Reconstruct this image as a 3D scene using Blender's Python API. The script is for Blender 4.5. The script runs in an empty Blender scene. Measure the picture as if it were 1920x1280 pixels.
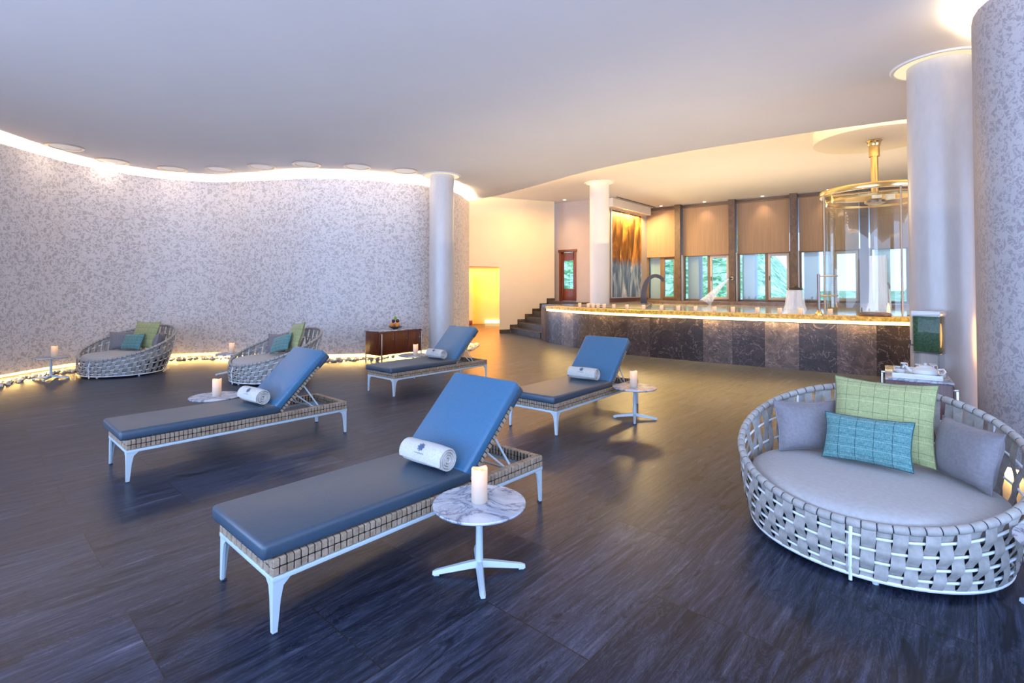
import bpy, bmesh, math, random
from mathutils import Vector, Matrix, Euler
random.seed(7)
R = math.radians
COL = bpy.context.scene.collection
SC = bpy.context.scene
PI = math.pi

# ------------------------------------------------------------------ mesh builder
class MB:
    def __init__(s):
        s.v, s.f, s.uv, s.mi, s.cur = [], [], [], [], 0
    def add(s, vs, fs, uvs=None, mat=None):
        o = len(s.v)
        s.v += [tuple(p) for p in vs]
        for k, f in enumerate(fs):
            s.f.append(tuple(i + o for i in f))
            s.uv.append(uvs[k] if uvs else None)
            s.mi.append(s.cur if mat is None else mat)
        return s
    def box(s, c, size, rot=None, bevel=0, seg=2, mat=None):
        bm = bmesh.new()
        bmesh.ops.create_cube(bm, size=1)
        for v in bm.verts:
            v.co = Vector((v.co.x * size[0], v.co.y * size[1], v.co.z * size[2]))
        if bevel:
            bmesh.ops.bevel(bm, geom=bm.edges[:] , offset=bevel, segments=seg, profile=.5, affect='EDGES')
        M = Matrix.Translation(c) @ (rot.to_4x4() if rot is not None else Matrix.Identity(4))
        s.bm(bm, M, mat); bm.free()
        return s
    def bm(s, bm, M=None, mat=None):
        bm.verts.index_update()
        s.add([(M @ v.co if M else v.co) for v in bm.verts], [[v.index for v in f.verts] for f in bm.faces], mat=mat)
        return s
    def tube(s, pts, r, n=8, closed=False, caps=True, mat=None, flat=None):
        pts = [Vector(p) for p in pts]; N = len(pts)
        rs = r if isinstance(r, (list, tuple)) else [r] * N
        T = []
        for i in range(N):
            a = pts[(i - 1) % N] if closed or i > 0 else pts[i]
            b = pts[(i + 1) % N] if closed or i < N - 1 else pts[i]
            T.append((b - a).normalized())
        ref = Vector((0, 0, 1)) if abs(T[0].z) < .9 else Vector((1, 0, 0))
        u = T[0].cross(ref).normalized()
        vs = []
        for i in range(N):
            if i:
                u = (u - T[i] * u.dot(T[i])).normalized()
            w = T[i].cross(u)
            for k in range(n):
                a = 2 * PI * k / n
                x, y = math.cos(a), math.sin(a)
                if flat: x *= flat[0]; y *= flat[1]
                vs.append(pts[i] + (u * x + w * y) * rs[i])
        fs = []
        for i in range(N if closed else N - 1):
            j = (i + 1) % N
            for k in range(n):
                l = (k + 1) % n
                fs.append((i * n + k, i * n + l, j * n + l, j * n + k))
        if caps and not closed:
            fs.append(tuple(range(n - 1, -1, -1))); fs.append(tuple((N - 1) * n + k for k in range(n)))
        s.add(vs, fs, mat=mat)
        return s
    def lathe(s, prof, n=32, c=(0, 0, 0), sx=1, sy=1, mat=None):
        vs, fs = [], []
        for r, z in prof:
            for k in range(n):
                a = 2 * PI * k / n
                vs.append((c[0] + r * sx * math.cos(a), c[1] + r * sy * math.sin(a), c[2] + z))
        for i in range(len(prof) - 1):
            for k in range(n):
                l = (k + 1) % n
                fs.append((i * n + k, i * n + l, (i + 1) * n + l, (i + 1) * n + k))
        if prof[0][0] > 1e-4: fs.append(tuple(range(n - 1, -1, -1)))
        if prof[-1][0] > 1e-4: fs.append(tuple((len(prof) - 1) * n + k for k in range(n)))
        s.add(vs, fs, mat=mat)
        return s
    def prism(s, poly, z0, z1, mat=None):
        n = len(poly)
        vs = [(p[0], p[1], z0) for p in poly] + [(p[0], p[1], z1) for p in poly]
        fs = [tuple(range(n - 1, -1, -1)), tuple(range(n, 2 * n))]
        for i in range(n):
            j = (i + 1) % n
            fs.append((i, j, n + j, n + i))
        s.add(vs, fs, mat=mat)
        return s
    def wall(s, line, z0, z1, th=0, mat=None):
        """extruded polyline with uv in metres; th = thickness to the left of travel"""
        L = [0]
        for a, b in zip(line, line[1:]):
            L.append(L[-1] + math.hypot(b[0] - a[0], b[1] - a[1]))
        n = len(line)
        def strip(ln, flip):
            vs = [(p[0], p[1], z0) for p in ln] + [(p[0], p[1], z1) for p in ln]
            fs, uv = [], []
            for i in range(n - 1):
                f = [i, i + 1, n + i + 1, n + i]; u = [(L[i], z0), (L[i + 1], z0), (L[i + 1], z1), (L[i], z1)]
                if flip: f.reverse(); u.reverse()
                fs.append(f); uv.append(u)
            s.add(vs, fs, uv, mat)
        strip(line, False)
        if th:
            ln2 = offset(line, th)
            strip(ln2, True)
            for z in (z0, z1):
                vs = [(p[0], p[1], z) for p in line] + [(p[0], p[1], z) for p in ln2]
                s.add(vs, [(i, i + 1, n + i + 1, n + i) for i in range(n - 1)], [[(L[i], z)] * 4 for i in range(n - 1)], mat)
            for i in (0, n - 1):
                a, b = line[i], ln2[i]
                s.add([(a[0], a[1], z0), (b[0], b[1], z0), (b[0], b[1], z1), (a[0], a[1], z1)], [(0, 1, 2, 3)], [[(L[i], z0), (L[i], z0), (L[i], z1), (L[i], z1)]], mat)
        return s

def offset(line, d):
    """offset a polyline to the left of its direction of travel"""
    out = []
    n = len(line)
    for i in range(n):
        a = Vector(line[max(i - 1, 0)][:2]); b = Vector(line[min(i + 1, n - 1)][:2])
        t = (b - a).normalized()
        out.append((line[i][0] - t.y * d, line[i][1] + t.x * d))
    return out

def catmull(pts, step=.15):
    P = [Vector(p) for p in pts]
    P = [P[0] * 2 - P[1]] + P + [P[-1] * 2 - P[-2]]
    out = []
    for i in range(1, len(P) - 2):
        n = max(2, int((P[i + 1] - P[i]).length / step))
        for k in range(n):
            t = k / n
            out.append(.5 * ((2 * P[i]) + (P[i + 1] - P[i - 1]) * t + (2 * P[i - 1] - 5 * P[i] + 4 * P[i + 1] - P[i + 2]) * t * t + (3 * P[i] - P[i - 1] - 3 * P[i + 1] + P[i + 2]) * t ** 3))
    out.append(P[-2])
    return [tuple(p) for p in out]

def obj(name, mb, mats, parent=None, loc=(0, 0, 0), rot=(0, 0, 0), smooth=35):
    me = bpy.data.meshes.new(name)
    me.from_pydata(mb.v, [], mb.f)
    if any(u for u in mb.uv):
        l = me.uv_layers.new(name='UVMap')
        i = 0
        for f, u in zip(mb.f, mb.uv):
            for k in range(len(f)):
                l.data[i].uv = u[k] if u else (0, 0)
                i += 1
    if not isinstance(mats, (list, tuple)): mats = [mats]
    for m in mats: me.materials.append(m)
    me.polygons.foreach_set('material_index', mb.mi)
    me.validate(); me.update()
    bm = bmesh.new(); bm.from_mesh(me)
    bmesh.ops.recalc_face_normals(bm, faces=bm.faces[:])
    bm.to_mesh(me); bm.free()
    if smooth:
        me.polygons.foreach_set('use_smooth', [True] * len(me.polygons))
        me.set_sharp_from_angle(angle=R(smooth))
    o = bpy.data.objects.new(name, me)
    COL.objects.link(o)
    if parent: o.parent = parent
    o.location = loc; o.rotation_euler = rot
    return o

def tag(o, label=None, cat=None, group=None, kind=None):
    if label: o['label'] = label
    if cat: o['category'] = cat
    if group: o['group'] = group
    if kind: o['kind'] = kind
    return o

def thing(name, label, cat, loc=(0, 0, 0), rz=0, group=None):
    o = bpy.data.objects.new(name, None)
    o.empty_display_size = .1
    COL.objects.link(o)
    o.location = loc; o.rotation_euler = (0, 0, rz)
    return tag(o, label, cat, group)

def struct(name, mb, mats, smooth=35):
    return tag(obj(name, mb, mats, smooth=smooth), kind='structure')

def dup(o, loc=None, rz=None, label=None, parent=None, rot=None):
    c = o.copy()
    COL.objects.link(c)
    if parent: c.parent = parent
    if loc is not None: c.location = loc
    if rz is not None: c.rotation_euler = (0, 0, rz)
    if rot is not None: c.rotation_euler = rot
    if label: c['label'] = label
    for ch in list(o.children): dup(ch, parent=c)
    return c

# ------------------------------------------------------------------ materials
def base(name):
    m = bpy.data.materials.new(name); m.use_nodes = True
    n = m.node_tree.nodes
    return m, n, m.node_tree.links, n['Principled BSDF']
def mk(name, col, rough=.5, metal=0, spec=.5, emit=None, es=0, **kw):
    m, n, l, p = base(name)
    p.inputs['Base Color'].default_value = (*col, 1)
    p.inputs['Roughness'].default_value = rough
    p.inputs['Metallic'].default_value = metal
    p.inputs['Specular IOR Level'].default_value = spec
    if emit:
        p.inputs['Emission Color'].default_value = (*emit, 1); p.inputs['Emission Strength'].default_value = es
    for k, v in kw.items(): p.inputs[k.replace('_', ' ')].default_value = v
    return m
def nd(n, t, **kw):
    x = n.new(t)
    for k, v in kw.items():
        if hasattr(x, k) and k not in ('scale',): setattr(x, k, v)
        else: x.inputs[k.replace('_', ' ')].default_value = v
    return x
def ramp(n, stops, interp='LINEAR'):
    r = n.new('ShaderNodeValToRGB'); e = r.color_ramp.elements
    r.color_ramp.interpolation = interp
    while len(e) > 1: e.remove(e[-1])
    e[0].position = stops[0][0]; e[0].color = (*stops[0][1], 1)
    for p, c in stops[1:]:
        k = e.new(p); k.color = (*c, 1)
    return r
def mix(n, l, fac, a, b, mode='MIX'):
    x = n.new('ShaderNodeMix'); x.data_type = 'RGBA'; x.blend_type = mode
    for sock, v in ((x.inputs[0], fac), (x.inputs[6], a), (x.inputs[7], b)):
        if hasattr(v, 'is_output'): l.new(v, sock)
        elif isinstance(v, tuple): sock.default_value = (*v, 1)
        else: sock.default_value = v
    return x.outputs[2]
def coords(n, l, kind='Object', loc=(0, 0, 0), rot=(0, 0, 0), scale=(1, 1, 1)):
    t = n.new('ShaderNodeTexCoord'); m = n.new('ShaderNodeMapping')
    m.inputs['Location'].default_value = loc; m.inputs['Rotation'].default_value = rot; m.inputs['Scale'].default_value = scale
    l.new(t.outputs[kind], m.inputs['Vector'])
    return m.outputs['Vector']
def noise(n, l, vec, scale, detail=4, rough=.55, dist=0):
    x = n.new('ShaderNodeTexNoise')
    x.inputs['Scale'].default_value = scale; x.inputs['Detail'].default_value = detail
    x.inputs['Roughness'].default_value = rough; x.inputs['Distortion'].default_value = dist
    if vec is not None: l.new(vec, x.inputs['Vector'])
    return x
def bump(n, l, p, h, strength=.3, dist=.01):
    b = n.new('ShaderNodeBump'); b.inputs['Strength'].default_value = strength; b.inputs['Distance'].default_value = dist
    l.new(h, b.inputs['Height']); l.new(b.outputs[0], p.inputs['Normal'])

def m_floor():
    m, n, l, p = base('floor_stone_planks')
    v = coords(n, l, rot=(0, 0, R(-48)))
    br = nd(n, 'ShaderNodeTexBrick', offset=.5)
    br.inputs['Color1'].default_value = (0, 0, 0, 1); br.inputs['Color2'].default_value = (1, 1, 1, 1)
    br.inputs['Mortar'].default_value = (.5, .5, .5, 1)
    for k, x in (('Scale', 1), ('Mortar Size', .0035), ('Mortar Smooth', .1), ('Bias', 0), ('Brick Width', 1.25), ('Row Height', .62)):
        br.inputs[k].default_value = x
    l.new(v, br.inputs['Vector'])
    # per-tile shift of the grain
    add = n.new('ShaderNodeVectorMath'); add.operation = 'MULTIPLY_ADD'
    l.new(br.outputs['Color'], add.inputs[0]); add.inputs[1].default_value = (7, 13, 5); l.new(v, add.inputs[2])
    st = n.new('ShaderNodeVectorMath'); st.operation = 'MULTIPLY'; l.new(add.outputs[0], st.inputs[0]); st.inputs[1].default_value = (.55, 4.5, 1)
    a = noise(n, l, st.outputs[0], 2.2, 8, .62, 1.1)
    st2 = n.new('ShaderNodeVectorMath'); st2.operation = 'MULTIPLY'; l.new(add.outputs[0], st2.inputs[0]); st2.inputs[1].default_value = (.8, 14, 1)
    b = noise(n, l, st2.outputs[0], 4, 6, .7, .6)
    r1 = ramp(n, [(.25, (.008, .0115, .022)), (.45, (.020, .027, .049)), (.6, (.032, .041, .071)), (.78, (.105, .112, .155))])
    l.new(a.outputs['Fac'], r1.inputs[0])
    r2 = ramp(n, [(.3, (.42, .42, .42)), (.5, (1, 1, 1)), (.66, (1.9, 1.8, 1.8)), (.76, (3.2, 3.1, 3.1))])
    l.new(b.outputs['Fac'], r2.inputs[0])
    c = mix(n, l, 1, r1.outputs[0], r2.outputs[0], 'MULTIPLY')
    rt = ramp(n, [(0, (.68, .68, .70)), (1, (1.32, 1.28, 1.25))]); l.new(br.outputs['Color'], rt.inputs[0])
    c = mix(n, l, 1, c, rt.outputs[0], 'MULTIPLY')
    c = mix(n, l, br.outputs['Fac'], c, (.018, .016, .018))
    l.new(c, p.inputs['Base Color'])
    st3 = n.new('ShaderNodeVectorMath'); st3.operation = 'MULTIPLY'; l.new(add.outputs[0], st3.inputs[0]); st3.inputs[1].default_value = (.5, 2.6, 1)
    vn = noise(n, l, st3.outputs[0], 2.6, 7, .7, 1.8)
    r3 = ramp(n, [(.474, (0, 0, 0)), (.487, (1, 1, 1)), (.50, (0, 0, 0)), (.56, (0, 0, 0)), (.575, (.8, .8, .8)), (.59, (0, 0, 0))]); l.new(vn.outputs['Fac'], r3.inputs[0])
    mk_ = mix(n, l, 1, r3.outputs[0], r2.outputs[0], 'MULTIPLY')
    c = mix(n, l, 1, c, mix(n, l, mk_, (0, 0, 0), (.034, .034, .042)), 'ADD')
    r4 = ramp(n, [(.40, (.45, .45, .45)), (.425, (1, 1, 1))]); l.new(vn.outputs['Fac'], r4.inputs[0])
    c = mix(n, l, 1, c, r4.outputs[0], 'MULTIPLY')
    l.new(c, p.inputs['Base Color'])
    rr = ramp(n, [(.3, (.28, .28, .28)), (.7, (.42, .42, .42))]); l.new(b.outputs['Fac'], rr.inputs[0])
    l.new(rr.outputs[0], p.inputs['Roughness'])
    p.inputs['Specular IOR Level'].default_value = .2
    bump(n, l, p, b.outputs['Fac'], .12, .004)
    return m
def m_wallpaper(nm='damask_wallpaper', c0=(.74, .69, .67), c1=(.48, .44, .43), sc=(1, 1, 1)):
    m, n, l, p = base(nm)
    v = coords(n, l, 'UV', scale=sc)
    w = noise(n, l, v, 9, 2)
    add = n.new('ShaderNodeVectorMath'); add.operation = 'MULTIPLY_ADD'
    l.new(w.outputs['Color'], add.inputs[0]); add.inputs[1].default_value = (.16, .16, 0); l.new(v, add.inputs[2])
    vo = nd(n, 'ShaderNodeTexVoronoi', feature='DISTANCE_TO_EDGE'); vo.inputs['Scale'].default_value = 9.5
    l.new(add.outputs[0], vo.inputs['Vector'])
    a = noise(n, l, add.outputs[0], 15, 3, .55, 1.4)
    r1 = ramp(n, [(.47, (0, 0, 0)), (.53, (1, 1, 1))]); l.new(a.outputs['Fac'], r1.inputs[0])
    r2 = ramp(n, [(.03, (0, 0, 0)), (.07, (1, 1, 1))]); l.new(vo.outputs['Distance'], r2.inputs[0])
    f = mix(n, l, 1, r1.outputs[0], r2.outputs[0], 'MULTIPLY')
    c = mix(n, l, f, c0, c1)
    l.new(c, p.inputs['Base Color'])
    rr = ramp(n, [(0, (.55, .55, .55)), (1, (.42, .42, .42))]); l.new(f, rr.inputs[0]); l.new(rr.outputs[0], p.inputs['Roughness'])
    bump(n, l, p, f, .15, .004)
    return m
def m_plaster(name, col, rough=.7, sc=3, amt=.05):
    m, n, l, p = base(name)
    a = noise(n, l, coords(n, l), sc, 5)
    c0 = tuple(x * (1 - amt) for x in col); c1 = tuple(min(1, x * (1 + amt)) for x in col)
    r = ramp(n, [(.3, c0), (.7, c1)]); l.new(a.outputs['Fac'], r.inputs[0]); l.new(r.outputs[0], p.inputs['Base Color'])
    p.inputs['Roughness'].default_value = rough
    return m
def m_column():
    m, n, l, p = base('pearl_plaster')
    a = noise(n, l, coords(n, l, scale=(1, 1, .35)), 14, 6, .65, .4)
    r = ramp(n, [(.3, (.545, .515, .50)), (.7, (.60, .57, .55))]); l.new(a.outputs['Fac'], r.inputs[0]); l.new(r.outputs[0], p.inputs['Base Color'])
    p.inputs['Roughness'].default_value = .34; p.inputs['Metallic'].default_value = 0; p.inputs['Specular IOR Level'].default_value = .9
    bump(n, l, p, a.outputs['Fac'], .06, .01)
    return m
def m_pooltile():
    m, n, l, p = base('dark_marble_tiles')
    t = n.new('ShaderNodeTexCoord'); sx = n.new('ShaderNodeSeparateXYZ'); l.new(t.outputs['UV'], sx.inputs[0])
    dv = nd(n, 'ShaderNodeMath', operation='DIVIDE'); l.new(sx.outputs[0], dv.inputs[0]); dv.inputs[1].default_value = .62
    fl = nd(n, 'ShaderNodeMath', operation='FLOOR'); l.new(dv.outputs[0], fl.inputs[0])
    fr = nd(n, 'ShaderNodeMath', operation='FRACT'); l.new(dv.outputs[0], fr.inputs[0])
    wn = nd(n, 'ShaderNodeTexWhiteNoise', noise_dimensions='1D'); l.new(fl.outputs[0], wn.inputs['W'])
    rt = ramp(n, [(0, (.009, .007, .009)), (.35, (.016, .013, .016)), (.55, (.028, .023, .028)), (.8, (.055, .046, .050)), (1, (.105, .088, .09))], 'LINEAR'); l.new(wn.outputs['Value'], rt.inputs[0])
    sh = n.new('ShaderNodeVectorMath'); sh.operation = 'MULTIPLY_ADD'; l.new(wn.outputs['Color'], sh.inputs[0]); sh.inputs[1].default_value = (9, 9, 9); l.new(t.outputs['UV'], sh.inputs[2])
    a = noise(n, l, sh.outputs[0], 6, 8, .72, .8)
    r1 = ramp(n, [(.3, (.35, .35, .37)), (.5, (1, 1, 1)), (.64, (1.8, 1.7, 1.65)), (.72, (4.5, 4.2, 4))]); l.new(a.outputs['Fac'], r1.inputs[0])
    c = mix(n, l, 1, rt.outputs[0], r1.outputs[0], 'MULTIPLY')
    b = noise(n, l, sh.outputs[0], 1.6, 4, .6, 2.5)
    r2 = ramp(n, [(.485, (0, 0, 0)), (.497, (1, 1, 1)), (.509, (0, 0, 0))]); l.new(b.outputs['Fac'], r2.inputs[0])
    c = mix(n, l, 1, c, mix(n, l, r2.outputs[0], (0, 0, 0), (.14, .12, .12)), 'ADD')
    s = noise(n, l, sh.outputs[0], 38, 2)
    r3 = ramp(n, [(.69, (0, 0, 0)), (.76, (.3, .28, .28))]); l.new(s.outputs['Fac'], r3.inputs[0])
    c = mix(n, l, 1, c, r3.outputs[0], 'ADD')
    lt = nd(n, 'ShaderNodeMath', operation='LESS_THAN'); l.new(fr.outputs[0], lt.inputs[0]); lt.inputs[1].default_value = .012
    c = mix(n, l, lt.outputs[0], c, (.01, .01, .01))
    l.new(c, p.inputs['Base Color']); p.inputs['Roughness'].default_value = .3
    return m
def m_marble(name='white_marble'):
    m, n, l, p = base(name)
    v = coords(n, l)
    w = noise(n, l, v, 3.5, 3, .6, 1)
    a = noise(n, l, v, 3.4, 8, .66, 1.6)
    r = ramp(n, [(.40, (.74, .75, .77)), (.47, (.55, .56, .61)), (.495, (.24, .26, .32)), (.505, (.24, .26, .32)), (.525, (.58, .59, .63)), (.6, (.76, .76, .78))]); l.new(a.outputs['Fac'], r.inputs[0])
    r2 = ramp(n, [(.4, (.7, .72, .77)), (.6, (1, 1, 1))]); l.new(w.outputs['Fac'], r2.inputs[0])
    l.new(mix(n, l, 1, r.outputs[0], r2.outputs[0], 'MULTIPLY'), p.inputs['Base Color'])
    p.inputs['Roughness'].default_value = .12
    return m
def m_wood(name, c0, c1, rough=.35, scale=(30, 30, 1.2)):
    m, n, l, p = base(name)
    a = noise(n, l, coords(n, l, scale=scale), 1.5, 6, .6, .8)
    r = ramp(n, [(.3, c0), (.7, c1)]); l.new(a.outputs['Fac'], r.inputs[0]); l.new(r.outputs[0], p.inputs['Base Color'])
    p.inputs['Roughness'].default_value = rough
    return m
def m_fabric(name, c0, c1, scale=60, rough=.85, b=.25):
    m, n, l, p = base(name)
    a = noise(n, l, coords(n, l), scale, 3, .6)
    r = ramp(n, [(.35, c0), (.65, c1)]); l.new(a.outputs['Fac'], r.inputs[0]); l.new(r.outputs[0], p.inputs['Base Color'])
    p.inputs['Roughness'].default_value = rough; p.inputs['Sheen Weight'].default_value = .15
    bump(n, l, p, a.outputs['Fac'], b, .003)
    return m
def m_plaid(name, basec, dark, light, nx, ny):
    """tweed with a thin dark line grid, light horizontal threads"""
    m, n, l, p = base(name)
    t = n.new('ShaderNodeTexCoord'); s = n.new('ShaderNodeSeparateXYZ'); l.new(t.outputs['UV'], s.inputs[0])
    def line(sock, k, width, ph=0.0):
        a = nd(n, 'ShaderNodeMath', operation='MULTIPLY_ADD'); l.new(sock, a.inputs[0]); a.inputs[1].default_value = k; a.inputs[2].default_value = ph
        b = nd(n, 'ShaderNodeMath', operation='FRACT'); l.new(a.outputs[0], b.inputs[0])
        c = nd(n, 'ShaderNodeMath', operation='LESS_THAN'); l.new(b.outputs[0], c.inputs[0]); c.inputs[1].default_value = width
        return c.outputs[0]
    v1 = coords(n, l, 'UV', scale=(14, 150, 1)); a1 = noise(n, l, v1, 1, 3, .7)
    v2 = coords(n, l, 'UV', scale=(150, 14, 1)); a2 = noise(n, l, v2, 1, 3, .7)
    f = mix(n, l, .5, a1.outputs['Fac'], a2.outputs['Fac'])
    r = ramp(n, [(.36, dark), (.5, basec), (.64, light)]); l.new(f, r.inputs[0])
    c = mix(n, l, line(s.outputs[0], nx, .035), r.outputs[0], tuple(x * .55 for x in dark))
    c = mix(n, l, line(s.outputs[1], ny, .03, .3), c, tuple(x * .6 for x in dark))
    c = mix(n, l, line(s.outputs[1], ny, .035, .62), c, light)
    l.new(c, p.inputs['Base Color']); p.inputs['Roughness'].default_value = .9; p.inputs['Sheen Weight'].default_value = .2
    bump(n, l, p, f, .3, .003)
    return m
def m_candle(es=1.0):
    m, n, l, p = base('candle_wax')
    v = coords(n, l)
    s = n.new('ShaderNodeSeparateXYZ'); l.new(v, s.inputs[0])
    r = ramp(n, [(0, (.08, .055, .03)), (.45, (.34, .17, .05)), (.85, (.85, .38, .09)), (1, (.9, .45, .13))])
    d = nd(n, 'ShaderNodeMath', operation='DIVIDE'); l.new(s.outputs[2], d.inputs[0]); d.inputs[1].default_value = .2; l.new(d.outputs[0], r.inputs[0])
    p.inputs['Base Color'].default_value = (.50, .45, .38, 1); p.inputs['Roughness'].default_value = .5
    l.new(r.outputs[0], p.inputs['Emission Color']); p.inputs['Emission Strength'].default_value = es
    return m
def m_emit(name, col, st):
    m = bpy.data.materials.new(name); m.use_nodes = True
    n = m.node_tree.nodes; n.clear(); l = m.node_tree.links
    e = n.new('ShaderNodeEmission'); e.inputs[0].default_value = (*col, 1); e.inputs[1].default_value = st
    o = n.new('ShaderNodeOutputMaterial'); l.new(e.outputs[0], o.inputs[0])
    return m
def m_glass(name, tint=(.93, .98, .98), refl=.12, rough=.02):
    m = bpy.data.materials.new(name); m.use_nodes = True
    n = m.node_tree.nodes; n.clear(); l = m.node_tree.links
    a = n.new('ShaderNodeBsdfTransparent'); a.inputs[0].default_value = (*tint, 1)
    g = n.new('ShaderNodeBsdfGlossy'); g.inputs['Roughness'].default_value = rough
    lw = n.new('ShaderNodeLayerWeight'); lw.inputs[0].default_value = .25
    mu = n.new('ShaderNodeMath'); mu.operation = 'MULTIPLY_ADD'; l.new(lw.outputs['Fresnel'], mu.inputs[0]); mu.inputs[1].default_value = .6; mu.inputs[2].default_value = refl * .3
    x = n.new('ShaderNodeMixShader'); l.new(mu.outputs[0], x.inputs[0]); l.new(a.outputs[0], x.inputs[1]); l.new(g.outputs[0], x.inputs[2])
    o = n.new('ShaderNodeOutputMaterial'); l.new(x.outputs[0], o.inputs[0])
    return m
def m_spray(name, col=(.82, .86, 1), dens=.6):
    m = bpy.data.materials.new(name); m.use_nodes = True
    n = m.node_tree.nodes; n.clear(); l = m.node_tree.links
    a = n.new('ShaderNodeBsdfTransparent')
    d = n.new('ShaderNodeBsdfPrincipled'); d.inputs['Base Color'].default_value = (*col, 1); d.inputs['Roughness'].default_value = .5
    d.inputs['Emission Color'].default_value = (*col, 1); d.inputs['Emission Strength'].default_value = .3  # added glow brightens the falling water, which has no light of its own
    no = noise(n, l, coords(n, l, scale=(7, 7, .5)), 2.5, 2)
    r = ramp(n, [(.3, (dens - .1,) * 3), (.7, (dens + .1,) * 3)]); l.new(no.outputs['Fac'], r.inputs[0])
    lw = n.new('ShaderNodeLayerWeight'); lw.inputs[0].default_value = .5
    fa = ramp(n, [(0, (1, 1, 1)), (.6, (.75, .75, .75)), (1, (.08, .08, .08))]); l.new(lw.outputs['Facing'], fa.inputs[0])
    x = n.new('ShaderNodeMixShader'); l.new(mix(n, l, 1, r.outputs[0], fa.outputs[0], 'MULTIPLY'), x.inputs[0]); l.new(a.outputs[0], x.inputs[1]); l.new(d.outputs[0], x.inputs[2])
    o = n.new('ShaderNodeOutputMaterial'); l.new(x.outputs[0], o.inputs[0])
    return m
def m_art():
    m, n, l, p = base('abstract_panel_print')
    v = coords(n, l, 'UV')
    s = n.new('ShaderNodeSeparateXYZ'); l.new(v, s.inputs[0])
    st = n.new('ShaderNodeVectorMath'); st.operation = 'MULTIPLY'; l.new(v, st.inputs[0]); st.inputs[1].default_value = (3.2, .8, 1)
    a = noise(n, l, st.outputs[0], 2.0, 6, .6, 1.6)
    top = ramp(n, [(.36, (.03, .012, .005)), (.47, (.16, .06, .012)), (.56, (.50, .22, .04)), (.68, (.9, .6, .2))]); l.new(a.outputs['Fac'], top.inputs[0])
    low = ramp(n, [(.36, (.03, .045, .07)), (.48, (.12, .18, .27)), (.56, (.4, .45, .52)), (.68, (.8, .8, .82))]); l.new(a.outputs['Fac'], low.inputs[0])
    sh = nd(n, 'ShaderNodeMath', operation='MULTIPLY_ADD'); l.new(a.outputs['Fac'], sh.inputs[0]); sh.inputs[1].default_value = .25; l.new(s.outputs[1], sh.inputs[2])
    f = ramp(n, [(.48, (0, 0, 0)), (.56, (1, 1, 1))]); l.new(sh.outputs[0], f.inputs[0])
    c = mix(n, l, f.outputs[0], low.outputs[0], top.outputs[0])
    l.new(c, p.inputs['Base Color']); p.inputs['Roughness'].default_value = .35
    return m
def m_hill():
    m, n, l, p = base('scrub_hillside')
    a = noise(n, l, coords(n, l), .8, 12, .8, .5)
    r = ramp(n, [(.40, (.03, .11, .03)), (.47, (.15, .34, .09)), (.525, (.42, .58, .2)), (.57, (.95, .75, .55)), (.62, (.5, .62, .26))]); l.new(a.outputs['Fac'], r.inputs[0])
    l.new(r.outputs[0], p.inputs['Base Color']); p.inputs['Roughness'].default_value = 1
    return m
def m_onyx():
    m, n, l, p = base('golden_onyx_painted_glow')
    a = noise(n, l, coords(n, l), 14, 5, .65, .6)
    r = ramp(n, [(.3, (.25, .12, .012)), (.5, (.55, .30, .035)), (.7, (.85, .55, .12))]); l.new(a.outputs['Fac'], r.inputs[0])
    l.new(r.outputs[0], p.inputs['Base Color']); l.new(r.outputs[0], p.inputs['Emission Color']); p.inputs['Emission Strength'].default_value = .55  # emission paints the rim's golden light; nothing lights the stone from behind
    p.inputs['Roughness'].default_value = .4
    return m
def m_weave(name, c0, c1, rough=.6):
    m, n, l, p = base(name)
    a = noise(n, l, coords(n, l), 25, 3, .6)
    r = ramp(n, [(.3, c0), (.7, c1)]); l.new(a.outputs['Fac'], r.inputs[0]); l.new(r.outputs[0], p.inputs['Base Color'])
    p.inputs['Roughness'].default_value = rough
    return m

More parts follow.
